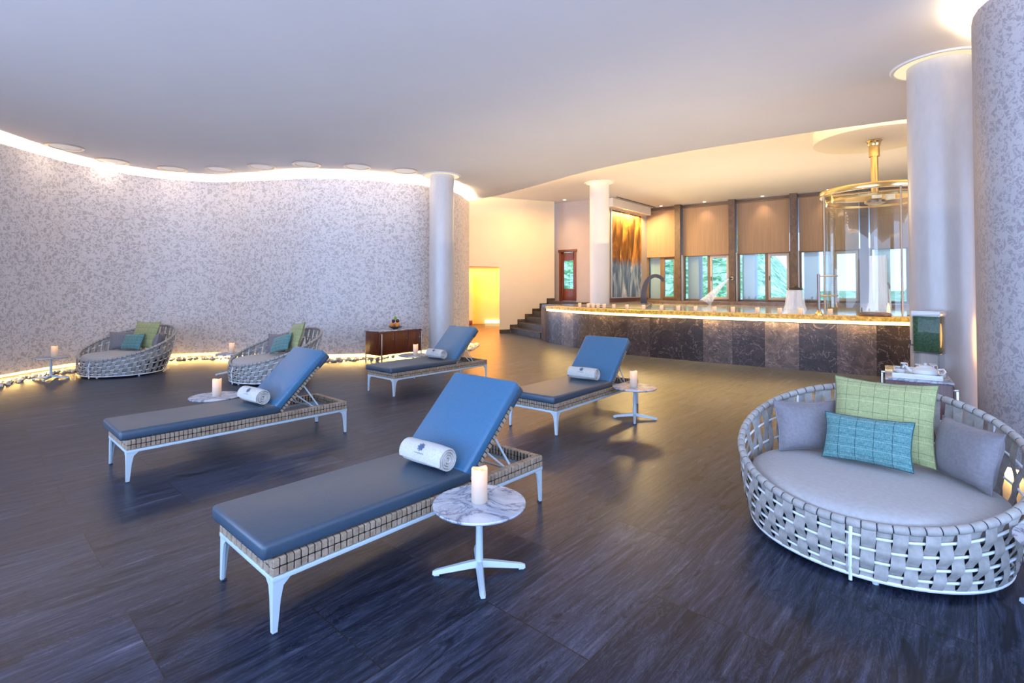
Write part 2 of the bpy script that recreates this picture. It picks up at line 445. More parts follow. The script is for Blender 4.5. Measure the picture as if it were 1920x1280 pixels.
M = dict(
    floor=m_floor(), wallpaper=m_wallpaper(), wallpaper_shaded=m_wallpaper('damask_wallpaper_shaded', (.44, .405, .405), (.30, .27, .28), (1.9, 1.35, 1)), ceiling=m_plaster('ceiling_paint', (.80, .775, .765), .8, 1, .015),
    cream=m_plaster('yellow_cream_plaster', (.80, .70, .52), .75, 2, .02), white=m_plaster('cream_plaster', (.82, .76, .68), .75, 2, .02), greige=m_plaster('greige_plaster', (.55, .46, .40), .75, 2, .03), amber=m_plaster('amber_plaster', (.8, .6, .3), .7, 2, .03),
    column=m_column(), tile=m_pooltile(), marble=m_marble(), mahogany=m_wood('mahogany', (.055, .009, .004), (.16, .032, .012), .28),
    door=m_wood('red_brown_timber', (.12, .03, .015), (.24, .07, .03), .35),
    pillar=m_wood('brown_stone_pillar', (.07, .045, .032), (.16, .105, .07), .5, (6, 6, 3)),
    stair=m_plaster('dark_stair_stone', (.055, .042, .032), .3, 9, .5),
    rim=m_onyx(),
    metal=mk('white_powder_metal', (.58, .67, .71), .35), steel=mk('polished_steel', (.24, .21, .19), .3, 1), brass=mk('brass_metal', (.75, .55, .25), .22, 1),
    dkmetal=mk('dark_metal', (.08, .075, .075), .35, .6), rail=mk('brushed_rail', (.62, .58, .52), .3, .9),
    whitemetal=mk('bright_white_rod', (.86, .90, .92), .35),
    bronze=mk('bronze_metal', (.045, .028, .02), .25, .8),
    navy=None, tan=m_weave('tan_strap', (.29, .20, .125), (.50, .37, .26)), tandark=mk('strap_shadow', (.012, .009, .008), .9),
    strap=m_weave('grey_strap', (.32, .30, .275), (.45, .42, .38)), rimstrap=m_weave('grey_rim_strap', (.35, .325, .30), (.47, .44, .40)), dark=mk('dark_gap_fill', (.035, .04, .05), .8),
    seat=m_fabric('pale_seat_fabric', (.42, .395, .38), (.47, .445, .425), 40, .8, .1), greycush=m_fabric('grey_cushion_fabric', (.185, .17, .185), (.225, .205, .22), 50, .6, .08),
    green=m_plaid('green_tweed', (.36, .39, .17), (.27, .31, .14), (.53, .52, .25), 7, 5), teal=m_plaid('teal_tweed', (.085, .24, .24), (.035, .13, .15), (.30, .44, .42), 5, 5),
    towel=m_fabric('terry_towel', (.58, .535, .475), (.70, .655, .59), 90, .95, .5), emblem=mk('emblem_thread', (.08, .13, .22), .8),
    candle=m_candle(1.0), rimcandle=m_candle(1.6), wick=mk('wick', (.03, .02, .02), .8), flame=m_emit('flame_bulb', (1, .55, .18), 4),
    ceramic=mk('white_ceramic', (.82, .82, .80), .15), glass=m_glass('clear_glass'), pane=m_glass('window_glass', (.90, .98, 1.0), .08),
    tumbler=m_glass('tumbler_glass', (.85, .88, .92), .5), acrylic=m_glass('acrylic', (.9, .93, .95), .02), shower=m_glass('shower_glass', (.90, .93, .88), .22),
    wicket=m_fabric('green_filling', (.012, .05, .012), (.06, .13, .03), 45, .5, .4),
    blind=None, frame=mk('window_frame_brown', (.20, .13, .085), .45), frame2=mk('window_frame_grey', (.55, .50, .46), .4), jamb=mk('white_jamb', (.88, .91, .94), .5),
    art=m_art(), hill=m_hill(), water=None, spray=m_spray('falling_water', dens=.55), mist=m_spray('water_mist', dens=.4),
    led=m_emit('warm_led', (1, .66, .20), 9), ledwhite=m_emit('warm_led_slot', (1, .72, .32), 4), spot=m_emit('spot_lens', (1, .83, .6), 25), ringlight=m_emit('ring_light', (1, .80, .52), 1.15), ventin=m_plaster('vent_disc', (.86, .83, .80), .6, 3, .01),
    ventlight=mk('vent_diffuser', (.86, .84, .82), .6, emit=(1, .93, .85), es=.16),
    orange=mk('orange_skin', (.75, .25, .03), .45), apple=mk('red_apple_skin', (.30, .025, .02), .3), plum=mk('plum_skin', (.07, .012, .015), .3), pear=mk('green_skin', (.25, .38, .03), .4),
    redcane=mk('red_cane', (.45, .10, .07), .5), drum=m_plaster('drum_paint', (.80, .74, .64), .7, 1, .01), pebble=m_plaster('white_pebble', (.74, .68, .58), .7, 12, .15), rubber=mk('rubber_foot', (.04, .04, .045), .7),
    poolinner=mk('pool_basin', (.25, .42, .48), .4), ledge=m_plaster('ledge_stone', (.16, .10, .07), .3, 8, .3),
)
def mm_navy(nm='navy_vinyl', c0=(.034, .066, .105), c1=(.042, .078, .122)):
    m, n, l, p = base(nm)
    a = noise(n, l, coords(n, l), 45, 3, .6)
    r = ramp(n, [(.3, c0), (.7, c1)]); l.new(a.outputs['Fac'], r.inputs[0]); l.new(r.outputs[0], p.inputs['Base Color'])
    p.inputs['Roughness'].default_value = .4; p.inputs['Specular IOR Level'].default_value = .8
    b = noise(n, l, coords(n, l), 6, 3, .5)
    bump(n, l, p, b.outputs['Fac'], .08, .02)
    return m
M['navy'] = mm_navy(); M['navy_skylit'] = mm_navy('navy_vinyl_skylit', (.040, .145, .27), (.048, .165, .30))  # brighter bluer copy of the vinyl: sky light painted onto back cushions
def mm_blind():
    m, n, l, p = base('tan_blind_fabric')
    s = n.new('ShaderNodeSeparateXYZ'); l.new(coords(n, l), s.inputs[0])
    a = noise(n, l, coords(n, l, scale=(14, 14, .4)), 2, 3)
    r = ramp(n, [(.35, (.42, .27, .18)), (.65, (.50, .33, .22))]); l.new(a.outputs['Fac'], r.inputs[0])
    l.new(r.outputs[0], p.inputs['Base Color']); p.inputs['Roughness'].default_value = .85
    t = n.new('ShaderNodeBsdfTranslucent'); t.inputs[0].default_value = (.5, .24, .1, 1)
    x = n.new('ShaderNodeMixShader'); x.inputs[0].default_value = .32
    o = n['Material Output']; l.new(p.outputs[0], x.inputs[1]); l.new(t.outputs[0], x.inputs[2]); l.new(x.outputs[0], o.inputs[0])
    return m
M['blind'] = mm_blind()
def mm_water():
    m, n, l, p = base('pool_water')
    p.inputs['Base Color'].default_value = (.72, .86, .92, 1); p.inputs['Roughness'].default_value = .06; p.inputs['Specular IOR Level'].default_value = .8
    a = noise(n, l, coords(n, l), 5, 3)
    bump(n, l, p, a.outputs['Fac'], .12, .03)
    return m
M['water'] = mm_water()

# ------------------------------------------------------------------ camera
F, HY, TILT = 955.0, 541.0, R(1.1)
PPY = HY - F * math.tan(TILT)
cd = bpy.data.cameras.new('camera'); cam = bpy.data.objects.new('camera', cd); COL.objects.link(cam)
cam.location = (0, 0, 1.6); cam.rotation_euler = (PI / 2 + TILT, 0, 0)
cd.sensor_fit = 'HORIZONTAL'; cd.sensor_width = 36; cd.lens = F / 1920 * 36
cd.shift_y = (PPY - 640) / 1920
cd.clip_start = .05; cd.clip_end = 500
SC.camera = cam
def at(px, py, z):
    """point of the room at height z that the photo shows at this pixel (for measuring)"""
    u = PPY - py
    dy = F * math.cos(TILT) - u * math.sin(TILT); dz = F * math.sin(TILT) + u * math.cos(TILT)
    t = (z - 1.6) / dz
    return ((px - 960) * t, dy * t)

ZC, ZU = 4.25, 4.9            # lounge ceiling, pool-hall ceiling
# ------------------------------------------------------------------ setting: floor, walls, ceilings
struct('floor', MB().prism([(-13, -3.8), (22, -3.8), (22, 30), (-13, 30)], -.12, 0), M['floor'])
WL = catmull([(-8.3, 4.0), (-8.35, 5.2), (-8.55, 7.0), (-8.76, 8.67), (-8.80, 9.5), (-8.72, 10.3), (-8.12, 11.35), (-7.03, 11.88), (-6.05, 11.75), (-4.81, 11.52), (-4.23, 11.49), (-3.17, 11.75), (-2.1, 12.32), (-1.44, 13.28), (-1.24, 14.72)], .2)
struct('wall_left', MB().wall(WL, .115, 4.1, .07), M['wallpaper'])
WB = offset(WL, .42)
struct('wall_left_recess', MB().wall(WB, 0, ZC + .05, .1), M['white'])
CR = catmull([(-3.2, 17.2), (-.946, 15.02), (.158, 13.7), (1.76, 11.4), (3.2, 9.95), (4.94, 8.68), (6.14, 7.94), (7.2, 7.3), (9.5, 6.3), (13, 5.2)], .3)
soff = [(p[0], p[1]) for p in WB] + [(-1.7, 15.3)] + CR[CR.index(min(CR, key=lambda p: (p[0] + 1.2) ** 2 + (p[1] - 15.3) ** 2)):] + [(13, -3.5), (-9.5, -3.5), (-9.5, 3.9)]
struct('ceiling', MB().prism(soff, ZC, ZC + .22), M['ceiling'], smooth=20)
struct('ceiling_pool', MB().prism([(-13, -3.5), (22, -3.5), (22, 30), (-13, 30)], ZU, ZU + .1), M['ceiling'])
WR = catmull([(4.75, 5.1), (4.35, 4.78), (4.13, 4.38), (4.25, 3.98), (4.7, 3.6), (5.6, 3.1), (6.4, 2.0), (6.8, 0), (6.9, -3.4)], .12)
struct('wall_right', MB().wall(WR[::-1], .115, 4.1, -.07), M['wallpaper_shaded'])  # same wallpaper darkened, painting this panel's shade into its colour
struct('wall_right_recess', MB().wall([(5.3, 5.0), (4.9, 4.6), (4.75, 4.35), (5.1, 4.0), (6.0, 3.45), (6.9, 2.2), (7.3, 0), (7.4, -3.5)], 0, ZC, .1), M['white'])

# far white wall with the low opening
D1 = Vector((.92, .39)).normalized(); W0 = Vector((-.05, 18.6)); NB = Vector((-D1.y, D1.x))
def wp(t, d=0): q = W0 + D1 * t + NB * d; return (q.x, q.y)
mb = MB()
jx, jy = wp(-.44)
mb.prism([(jx, jy), wp(1.80), wp(1.80, .35), (jx + .05, jy + .40)], 0, ZU)
mb.prism([wp(-6), wp(-.44), wp(-.44, .35), wp(-6, .35)], 2.39, ZU)
struct('wall_far', mb, M['cream'])
mb = MB().prism([(-7, 23.2), (.6, 23.2), (.6, 23.4), (-7, 23.4)], 0, 3.2)
mb.prism([(jx + .03, jy + .38), (jx + .2, jy + .38), (.25, 23.2), (.1, 23.2)], 0, 3.2)
mb.prism([(-1.95, 22.9), (-1.75, 22.9), (-1.75, 23.2), (-1.95, 23.2)], 0, 2.2)
struct('wall_corridor', mb, M['amber'])
struct('ceiling_corridor', MB().prism([wp(-6, .35), wp(-.3, .35), (.6, 23.4), (-7, 23.4)], 2.62, 2.7), M['white'])
o = obj('floor_light_slot', MB().box((-.75, 23.15, .11), (.95, .08, .14), bevel=.01), M['ledwhite'])
tag(o, 'glowing low light slot at the foot of the amber corridor wall', 'light')
o = thing('doorstop_box', 'small dark box on the corridor floor beside the amber wall', 'box', (-1.85, 22.78, 0))
obj('body', MB().box((0, 0, .09), (.16, .16, .18), bevel=.01), M['door'], o)
mb = MB()
mb.prism([wp(-.44, -.015), wp(-.02, -.015), wp(-.02), wp(-.44)], 0, .12)
struct('baseboard_far', mb, M['stair'])

# stair beside the pool
mb = MB(); WW = -NB
for k in range(6):
    a, b = W0 + D1 * (.3 * k), W0 + D1 * 1.8
    z1 = .19 * (k + 1)
    mb.prism([(a.x, a.y), tuple(a + WW * 2.45), tuple(b + WW * 2.45), (b.x, b.y)], 0 if k == 0 else z1 - .19, z1 - .03)
    a2 = a - D1 * .03
    mb.prism([tuple(a2), tuple(a2 + WW * 2.45), tuple(b + WW * 2.45), (b.x, b.y)], z1 - .03, z1)
    # stepped skirting along the wall
    s0, s1 = a - D1 * .03, a + D1 * .30
    mb.prism([tuple(s0 + WW * .03), tuple(s1 + WW * .03), tuple(s1), tuple(s0)], z1 - .1, z1 + .1)
tag(obj('stone_staircase', mb, M['stair']), kind='structure')

# door wall, door, picture wall
A0, A1 = Vector((1.60, 19.82)), Vector((3.35, 18.45)); DD = (A1 - A0).normalized(); DN = Vector((-DD.y, DD.x))
def dp(t, d=0): q = A0 + DD * t + DN * d; return (q.x, q.y)
LW = (A1 - A0).length
mb = MB()
for a, b, z0, z1 in ((-.3, .30, 1.0, ZU), (1.04, LW + .02, 1.0, ZU), (.30, 1.04, 3.06, ZU)):
    mb.prism([dp(a), dp(b), dp(b, .2), dp(a, .2)], z0, z1)
struct('wall_door', mb, M['greige'])
dang = math.atan2(DD.y, DD.x)
d = bpy.data.objects.new('door_1', None); COL.objects.link(d); d.location = (*dp(.67), 1.14); d.rotation_euler = (0, 0, dang); tag(d, kind='structure')
mb = MB().box((-.335, .03, .95), (.08, .14, 1.9), bevel=.01).box((.335, .03, .95), (.08, .14, 1.9), bevel=.01).box((0, .03, 1.90), (.82, .16, .10), bevel=.01).box((0, .03, .01), (.7, .12, .02))
obj('frame', mb, M['door'], d)
mb = MB().box((-.255, .06, .93), (.08, .05, 1.84)).box((.255, .06, .93), (.08, .05, 1.84)).box((0, .06, 1.68), (.52, .05, .30)).box((0, .06, .24), (.52, .05, .44), bevel=.01)
lf = obj('leaf', mb, M['door'], d)
obj('pane', MB().box((0, .06, 1.0), (.44, .008, 1.08)), M['pane'], lf)
obj('handle', MB().tube([(.25, .0, .95), (.25, -.02, .95), (.17, -.02, .95)], .012), M['brass'], lf)
P0, P1 = A1, Vector((5.6, 21.03)); PD = (P1 - P0).normalized(); PN = Vector((PD.y, -PD.x))   # normal towards the pool
def pp(t, d=0): q = P0 + PD * t + PN * d; return (q.x, q.y)
LP = (P1 - P0).length
struct('wall_picture', MB().prism([pp(-.05, -.2), pp(LP + .3, -.2), pp(LP + .3), pp(-.05)], 1.0, ZU), M['greige'])
mb = MB().prism([pp(.02), pp(3.05), pp(3.05, .34), pp(.02, .34)], 4.56, ZU - .03)
struct('trim_bulkhead', mb, M['white'])
tag(obj('slot_diffuser', MB().prism([pp(.1, .42), pp(3.2, .42), pp(3.2, .48), pp(.1, .48)], ZU - .012, ZU - .001), M['dark']), 'long dark linear air slot in the ceiling above the backlit art panel', 'air vent')
struct('baseboard_picture', MB().prism([pp(0), pp(LP), pp(LP, .03), pp(0, .03)], 1.1, 1.24), M['door'])
pr = thing('art_panel', 'tall backlit abstract art panel in amber and blue beside the windows', 'artwork', (*pp(1.6, .05), 1.28), math.atan2(PD.y, PD.x))
m_ = MB(); m_.add([(-1.16, 0, 0), (1.16, 0, 0), (1.16, 0, 3.24), (-1.16, 0, 3.24)], [(0, 1, 2, 3)], [[(0, 0), (.72, 0), (.72, 1), (0, 1)]])
obj('print', m_, M['art'], pr, loc=(0, -.02, 0))
obj('backing', MB().box((0, .005, 1.62), (2.36, .04, 3.30), bevel=.005), M['jamb'], pr)

# ------------------------------------------------------------------ window wall
V0 = Vector((6.26, 20.54)); VD = Vector((.803, -.596)).normalized(); VN = Vector((-VD.y, VD.x)) * -1   # VN points into the room
if VN.y > 0: VN = -VN
vang = math.atan2(VD.y, VD.x)
def vp(t, d=0): q = V0 + VD * t + VN * d; return (q.x, q.y)
struct('wall_window_parapet', MB().prism([vp(-1.0), vp(13.2), vp(13.2, -.25), vp(-1.0, -.25)], 0, 1.14), M['ledge'])
struct('trim_window_head', MB().prism([vp(-1.0, .02), vp(13.2, .02), vp(13.2, -.25), vp(-1.0, -.25)], 4.80, ZU), M['frame'])
edges = [-.83] + [.534 + 2.01 * k for k in range(7)]
for i in range(7):
    t0 = edges[i] + (.12 if i else 0); t1 = edges[i + 1] - .12
    w = t1 - t0; c = (t0 + t1) / 2
    win = bpy.data.objects.new('window_%d' % (i + 1), None); COL.objects.link(win)
    win.location = (*vp(c), 1.14); win.rotation_euler = (0, 0, vang); tag(win, kind='structure')
    # local x along wall, local -y ... room side
    rs = -1 if (Matrix.Rotation(vang, 2) @ Vector((0, 1))).dot(VN) < 0 else 1
    H = 1.78
    xm = -w / 2 + .15 + (w - .15) * .52 if i else .0
    fr = MB()
    fr.box((0, 0, .03), (w, .10, .06)).box((0, 0, H - .03), (w, .10, .06)).box((-w / 2 + .04, 0, H / 2), (.08, .10, H)).box((w / 2 - .03, 0, H / 2), (.06, .10, H)).box((xm, rs * .01, H / 2), (.10, .12, H))
    fo = obj('frame', fr, M['frame'], win)
    x0, x1 = xm + .05, w / 2 - .06
    sa = MB()
    for q in (x0 + .04, x1 - .035): sa.box((q, rs * .045, H / 2), (.08, .05, H - .12), bevel=.006)
    for q in (.10, H - .11): sa.box(((x0 + x1) / 2, rs * .045, q), (x1 - x0 - .14, .05, .10), bevel=.006)
    so = obj('sash', sa, M['frame'] if i == 0 else M['frame2'], win)
    obj('pane', MB().box(((x0 + x1) / 2, rs * .03, H / 2), (x1 - x0 - .1, .006, H - .2)), M['pane'], so)
    obj('handle', MB().box((x0 + .035, rs * .085, H * .47), (.022, .04, .16), bevel=.006), M['rubber'], so)
    obj('pane', MB().box(((-w / 2 + .08 + xm - .05) / 2, 0, H / 2), (xm - .05 + w / 2 - .08, .006, H - .12)), M['pane'], fo)
    obj('outer_pier', MB().box((-w / 2 + (.34 if i else .30), -rs * .42, H / 2), (.42, .5, H)), M['jamb'], win)
    if i: obj('jamb', MB().box((-w / 2 + .0, rs * .10, H / 2), (.05, .22, H)), M['jamb'], win)
    # blind
    names = ['first', 'second', 'third', 'fourth', 'fifth', 'sixth', 'seventh']
    b = thing('window_blind', 'tan fabric roller blind half lowered, %s from the art panel corner' % names[i], 'blind', (*vp(c, .13), 2.86), vang, 'tan roller blinds')
    bl = MB()
    nx = 24
    vs, fs = [], []
    for k in range(nx + 1):
        x = -w / 2 + .03 + (w - .06) * k / nx
        yy = .004 * math.sin(k * 2.1)
        vs += [(x, yy, 0), (x, yy, 1.90)]
    fs = [(2 * k, 2 * k + 2, 2 * k + 3, 2 * k + 1) for k in range(nx)]
    bl.add(vs, fs)
    obj('fabric', bl, M['blind'], b)
    obj('bottom_bar', MB().box((0, 0, .012), (w - .06, .022, .026), bevel=.005), M['frame'], b)
    obj('roller', MB().tube([(-w / 2 + .03, .0, 1.915), (w / 2 - .03, .0, 1.915)], .03, 12), M['frame'], b)
for k in range(7):
    struct('trim_%d' % (k + 1), MB().prism([vp(edges[k + 1] - .11), vp(edges[k + 1] + .11), vp(edges[k + 1] + .11, .34), vp(edges[k + 1] - .11, .34)], 1.1, ZU), M['pillar'])
struct('wall_pool_end', MB().prism([vp(13.2), vp(13.2, 9), (Vector(vp(13.2, 9)) + VD * .2)[:], vp(13.4)], 0, ZU), M['greige'])

# ------------------------------------------------------------------ pool
PF = catmull([(1.05, 15.25), (1.75, 13.75), (2.75, 12.45), (3.75, 11.55), (4.95, 10.55), (6.3, 9.58), (7.1, 9.12), (7.9, 8.8), (8.8, 8.65), (10.2, 8.7), (13, 9.6)], .25)
PS = [(2.6, 16.98), (.93, 16.28), (1.05, 15.25)]
front = PS[:-1] + PF
struct('wall_pool_front', MB().wall(front, 0, 1.0, .12), M['tile'])
outer = offset(PF, -.05); inner = offset(PF, .42)
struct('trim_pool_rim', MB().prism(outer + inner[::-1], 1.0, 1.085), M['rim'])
ledo = offset(PF, -.022); ledi = offset(PF, -.002)
struct('trim_led_strip', MB().prism(ledo + ledi[::-1], .94, .998), M['led'])
i0 = min(range(len(inner)), key=lambda i: abs(inner[i][0] - 3.3))
struct('floor_pool_deck', MB().prism(inner[:i0 + 1] + [(5.0, 18.2), pp(LP * .9, .02), pp(0, .0), dp(0, 0), wp(1.8, 0), (2.6, 16.98), (.95, 16.25)], .95, 1.10), M['stair'])
far0, far1 = vp(-.2, 1.25), vp(13.2, 1.25)
struct('water_surface', MB().prism(inner[i0:] + [far1, far0, (5.0, 18.2)], .9, 1.02), M['water'])
struct('floor_window_ledge', MB().prism([vp(-1, 0), vp(13.2, 0), far1, far0, vp(-1, 1.2)], .9, 1.13), M['ledge'])

pk = [p for p in PF if 8.05 < p[0] < 8.75]
struct('trim_recess_shade', MB().prism(offset(pk, -.012) + offset(pk, -.002)[::-1], .03, .95), M['dark'])  # flat dark panel painting the shade of a recess; no real hollow
t = thing('low_steel_rail', 'low steel rail before the dark recess in the pool wall right of the large column', 'rail', (8.4, 8.56, 0), R(-8))
obj('bar', MB().tube([(-.30, 0, 0), (-.30, 0, .14), (.30, 0, .14), (.30, 0, 0)], .014, 8), M['rail'], t)
# ------------------------------------------------------------------ columns with their light rings
def column(x, y, z0, z1, r, label, ringlabel, mt='column'):
    o = obj('column', MB().lathe([(r, 0), (r, z1 - z0)], 48), M[mt], loc=(x, y, z0))
    tag(o, kind='structure')
    t = thing('column_light_ring', ringlabel, 'ceiling light', (x, y, z1))
    obj('light_cove', MB().lathe([(r + .01, -.006), (r + .12, -.006)], 64), M['ringlight'], t)
    prof = [(r + .12, -.001), (r + .12, -.018), (r + .15, -.018), (r + .165, -.001)]
    mb = MB(); mb.lathe(prof, 64); mb.f = mb.f[:-2]; mb.uv = mb.uv[:-2]; mb.mi = mb.mi[:-2]
    obj('trim_ring', mb, M['ventin'], t)
    return o
column(5.05, 5.98, 0, ZC, .305, None, 'glowing ring where the large right column meets the ceiling')
column(-1.65, 11.93, 0, ZC, .29, None, 'glowing ring atop the column beside the mahogany cabinet')
column(2.73, 15.85, 1.085, ZU, .30, None, 'glowing ring atop the column standing on the pool rim by the stairs', 'white')  # paler plaster than the other columns, its bright lighting painted in
column(8.6, 10.2, .9, ZU, .29, None, 'glowing ring of the column hidden behind the large right column')

# ------------------------------------------------------------------ ceiling vents and downlights
ordn = ['first', 'second', 'third', 'fourth', 'fifth', 'sixth', 'seventh', 'eighth']
def vent(loc, label):
    t = thing('ceiling_speaker_ring', label, 'ceiling fitting', loc, 0, 'round ceiling fittings along the curved wall')
    mb = MB(); mb.lathe([(.235, -.002), (.235, -.016), (.27, -.02), (.285, -.012), (.285, -.001)], 48); mb.f = mb.f[:-2]; mb.uv = mb.uv[:-2]; mb.mi = mb.mi[:-2]
    obj('trim_ring', mb, M['rail'], t)
    obj('disc', MB().lathe([(.232, -.004), (.0001, -.004)], 40), M['ventlight'], t)
    return t
first = None
for k, (px, py) in enumerate(((122, 275), (211, 302), (323.5, 316), (412.5, 317), (491, 312), (575, 307.7), (670, 312), (759.5, 320))):
    x, y = at(px, py, ZC)
    lab = 'round ring fitting in the ceiling along the curved wall, %s from the left end' % ordn[k]
    a_ = bpy.data.lights.new('ceiling_ring_lamp', 'AREA'); a_.shape = 'DISK'; a_.size = .42; a_.energy = 4.8; a_.color = (1, .80, .62)
    o = bpy.data.objects.new('ceiling_ring_lamp', a_); COL.objects.link(o); o.location = (x, y, ZC - .025)
    if not first: first = vent((x, y, ZC), lab)
    else: dup(first, (x, y, ZC), label=lab)
def downlight(loc, label):
    t = thing('downlight', label, 'ceiling light', loc, 0, 'small recessed downlights in the pool hall')
    mb = MB(); mb.lathe([(.05, -.003), (.06, -.012), (.08, -.01), (.085, -.001)], 24); mb.f = mb.f[:-2]; mb.uv = mb.uv[:-2]; mb.mi = mb.mi[:-2]
    obj('bezel', mb, M['ceramic'], t)
    obj('lens', MB().lathe([(.05, -.004), (.0001, -.004)], 24), M['spot'], t)
    l = bpy.data.lights.new('downlight_lamp', 'SPOT'); l.energy = 45; l.color = (1, .72, .42); l.spot_size = R(95); l.spot_blend = .9; l.shadow_soft_size = .05
    lo = bpy.data.objects.new('downlight_lamp', l); COL.objects.link(lo); lo.location = (loc[0], loc[1], loc[2] - .04)
    return t
for i in range(7):
    c = (edges[i] + edges[i + 1]) / 2 + .05
    downlight((*vp(c, .38), ZU), 'small downlight in the pool hall ceiling before the %s blind from the art panel' % names[i])
downlight((1.95, 18.85, ZU), 'small downlight in the ceiling in front of the red-brown door')

# ------------------------------------------------------------------ sun loungers
SB, SH = .263, .345       # underside and top of the woven band
def make_lounger(label):
    t = thing('sun_lounger', label, 'sun lounger', group='blue sun loungers')
    L, W = 2.0, .68
    fr = MB()
    for y in (-W / 2 + .02, W / 2 - .02): fr.box((L / 2, y, SB - .012), (L, .04, .024), bevel=.004)
    for x in (.02, L - .02): fr.box((x, 0, SB - .012), (.04, W - .08, .024), bevel=.004)
    obj('frame', fr, M['metal'], t)
    for sx, sy in ((0, -1), (0, 1), (1, -1), (1, 1)):
        x0 = .004 if sx == 0 else L - .004; dx = 1 if sx == 0 else -1
        y0 = sy * (W / 2 - .004); dy = -sy
        lg = MB()
        zt = SB - .022
        prof = [(0, zt), (.085, zt), (.050, zt - .03), (.037, zt - .09), (.023, .006), (0, .006)]
        th = .014
        n = len(prof)
        lg.add([(x0 + dx * a, y0, z) for a, z in prof] + [(x0 + dx * a, y0 + dy * th, z) for a, z in prof],
               [tuple(range(n)), tuple(range(2 * n - 1, n - 1, -1))] + [(i, (i + 1) % n, n + (i + 1) % n, n + i) for i in range(n)])
        lg.add([(x0, y0 + dy * max(a, th), z) for a, z in prof] + [(x0 + dx * th, y0 + dy * max(a, th), z) for a, z in prof],
               [tuple(range(n)), tuple(range(2 * n - 1, n - 1, -1))] + [(i, (i + 1) % n, n + (i + 1) % n, n + i) for i in range(n)])
        lo = obj('leg', lg, M['metal'], t, smooth=0)
        obj('foot_pad', MB().box((x0 + dx * .014, y0 + dy * .014, .004), (.028, .028, .008), bevel=.002), M['rubber'], lo)
    # woven band: little strap cells around a dark core
    wb = MB()
    c0 = .006
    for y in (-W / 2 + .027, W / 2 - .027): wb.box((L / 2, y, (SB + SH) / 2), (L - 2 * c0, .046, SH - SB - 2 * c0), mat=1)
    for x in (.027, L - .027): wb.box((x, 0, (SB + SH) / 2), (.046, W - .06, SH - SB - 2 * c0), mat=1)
    h2 = (SH - SB) / 2
    def cell(c, size): wb.box(c, size, bevel=.0035, seg=1, mat=0)
    n = 58; p = L / n
    for i in range(n):
        x = p * (i + .5)
        for sy in (-1, 1):
            for k in range(2):
                sh = 0 * (1 if (i + k) % 2 else -1)
                cell((x, sy * (W / 2 - .006 + (.002 if (i + k) % 2 else -.001)), SB + h2 * (k + .5) + (sh * .4 if k == 0 else sh * .4)), (p * .88, .012, h2 * .89))
                cell((x, sy * (W / 2 - .052), SB + h2 * (k + .5)), (p * .7, .008, h2 * .95))
            cell((x, sy * (W / 2 - .028), SH - .004), (p * .87, .046, .010))
    n = 20; p = (W - .02) / n
    for i in range(n):
        y = -W / 2 + .01 + p * (i + .5)
        for sx in (0, 1):
            xo = .006 if sx == 0 else L - .006; s = 1 if sx == 0 else -1
            for k in range(2):
                cell((xo - s * (.002 if (i + k) % 2 else -.001), y, SB + h2 * (k + .5)), (.012, p * .88, h2 * .89))
                cell((xo + s * .046, y, SB + h2 * (k + .5)), (.008, p * .7, h2 * .95))
            cell((xo + s * .022, y, SH - .004), (.046, p * .87, .010))
    obj('woven_band', wb, [M['tan'], M['tandark']], t, smooth=30)
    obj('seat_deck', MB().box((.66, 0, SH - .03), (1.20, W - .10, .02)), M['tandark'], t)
    # seat cushion
    def cushion(lx, th):
        c = MB(); c.box((0, 0, 0), (lx, .665, th), bevel=.024, seg=4)
        c.v = [(x, y, z + (.008 * (1 - (2 * x / lx) ** 2) * (1 - (2 * y / .665) ** 2) if z > 0 else 0)) for x, y, z in c.v]
        return c
    HX = 1.28
    cu = obj('seat_cushion', cushion(HX + .04, .082), M['navy'], t, loc=((HX - .04) / 2 - .005, 0, SH + .041))
    def piping(lx, z):
        a, b, r = lx / 2 - .006, .665 / 2 - .006, .02
        pts = []
        for cx, cy, s in ((a - r, b - r, 0), (-a + r, b - r, 1), (-a + r, -b + r, 2), (a - r, -b + r, 3)):
            for k in range(4): pts.append((cx + r * math.cos(PI / 2 * (s + k / 3)), cy + r * math.sin(PI / 2 * (s + k / 3)), z))
        return MB().tube(pts, .005, 6, closed=True)
    obj('piping', piping(HX + .04, .024), M['navy'], cu)
    # raised back
    ang = R(45.5)
    def bk(s, off): return (HX + s * math.cos(ang) - off * math.sin(ang), SH + .0 + s * math.sin(ang) + off * math.cos(ang))
    ry = -ang
    bf = MB()
    for y in (-.305, .305): bf.box((.34, y, 0), (.68, .03, .022), mat=1)
    bf.box((.665, 0, 0), (.03, .61, .022), mat=1); bf.box((.34, 0, .002), (.62, .58, .008), mat=1)
    for i in range(20):
        for y in (-.307, .307):
            bf.box((.017 + .034 * i, y, 0), (.028, .036, .030), bevel=.004, seg=1, mat=0)
    for i in range(17): bf.box((.667, -.29 + .036 * i, 0), (.036, .030, .030), bevel=.004, seg=1, mat=0)
    x, z = bk(0, .01)
    obj('back_frame', bf, [M['tan'], M['tandark']], t, loc=(x, 0, z), rot=(0, ry, 0), smooth=30)
    x, z = bk(.365, .068)
    bc = obj('back_cushion', cushion(.73, .082), M['navy_skylit'], t, loc=(x, 0, z), rot=(0, ry, 0))
    obj('piping', piping(.73, .026), M['navy_skylit'], bc)
    hd = MB().box((.285, 0, -.048), (.17, .655, .075), bevel=.02, seg=3)
    obj('head_pocket', hd, M['navy'], bc)
    for y in (-.285, .285):
        x0, z0 = bk(.34, -.008); 
        obj('strut', MB().tube([(x0, y, z0), (1.73, y, SB + .02)], .008, 8), M['metal'], t)
    x0, z0 = bk(.22, -.012)
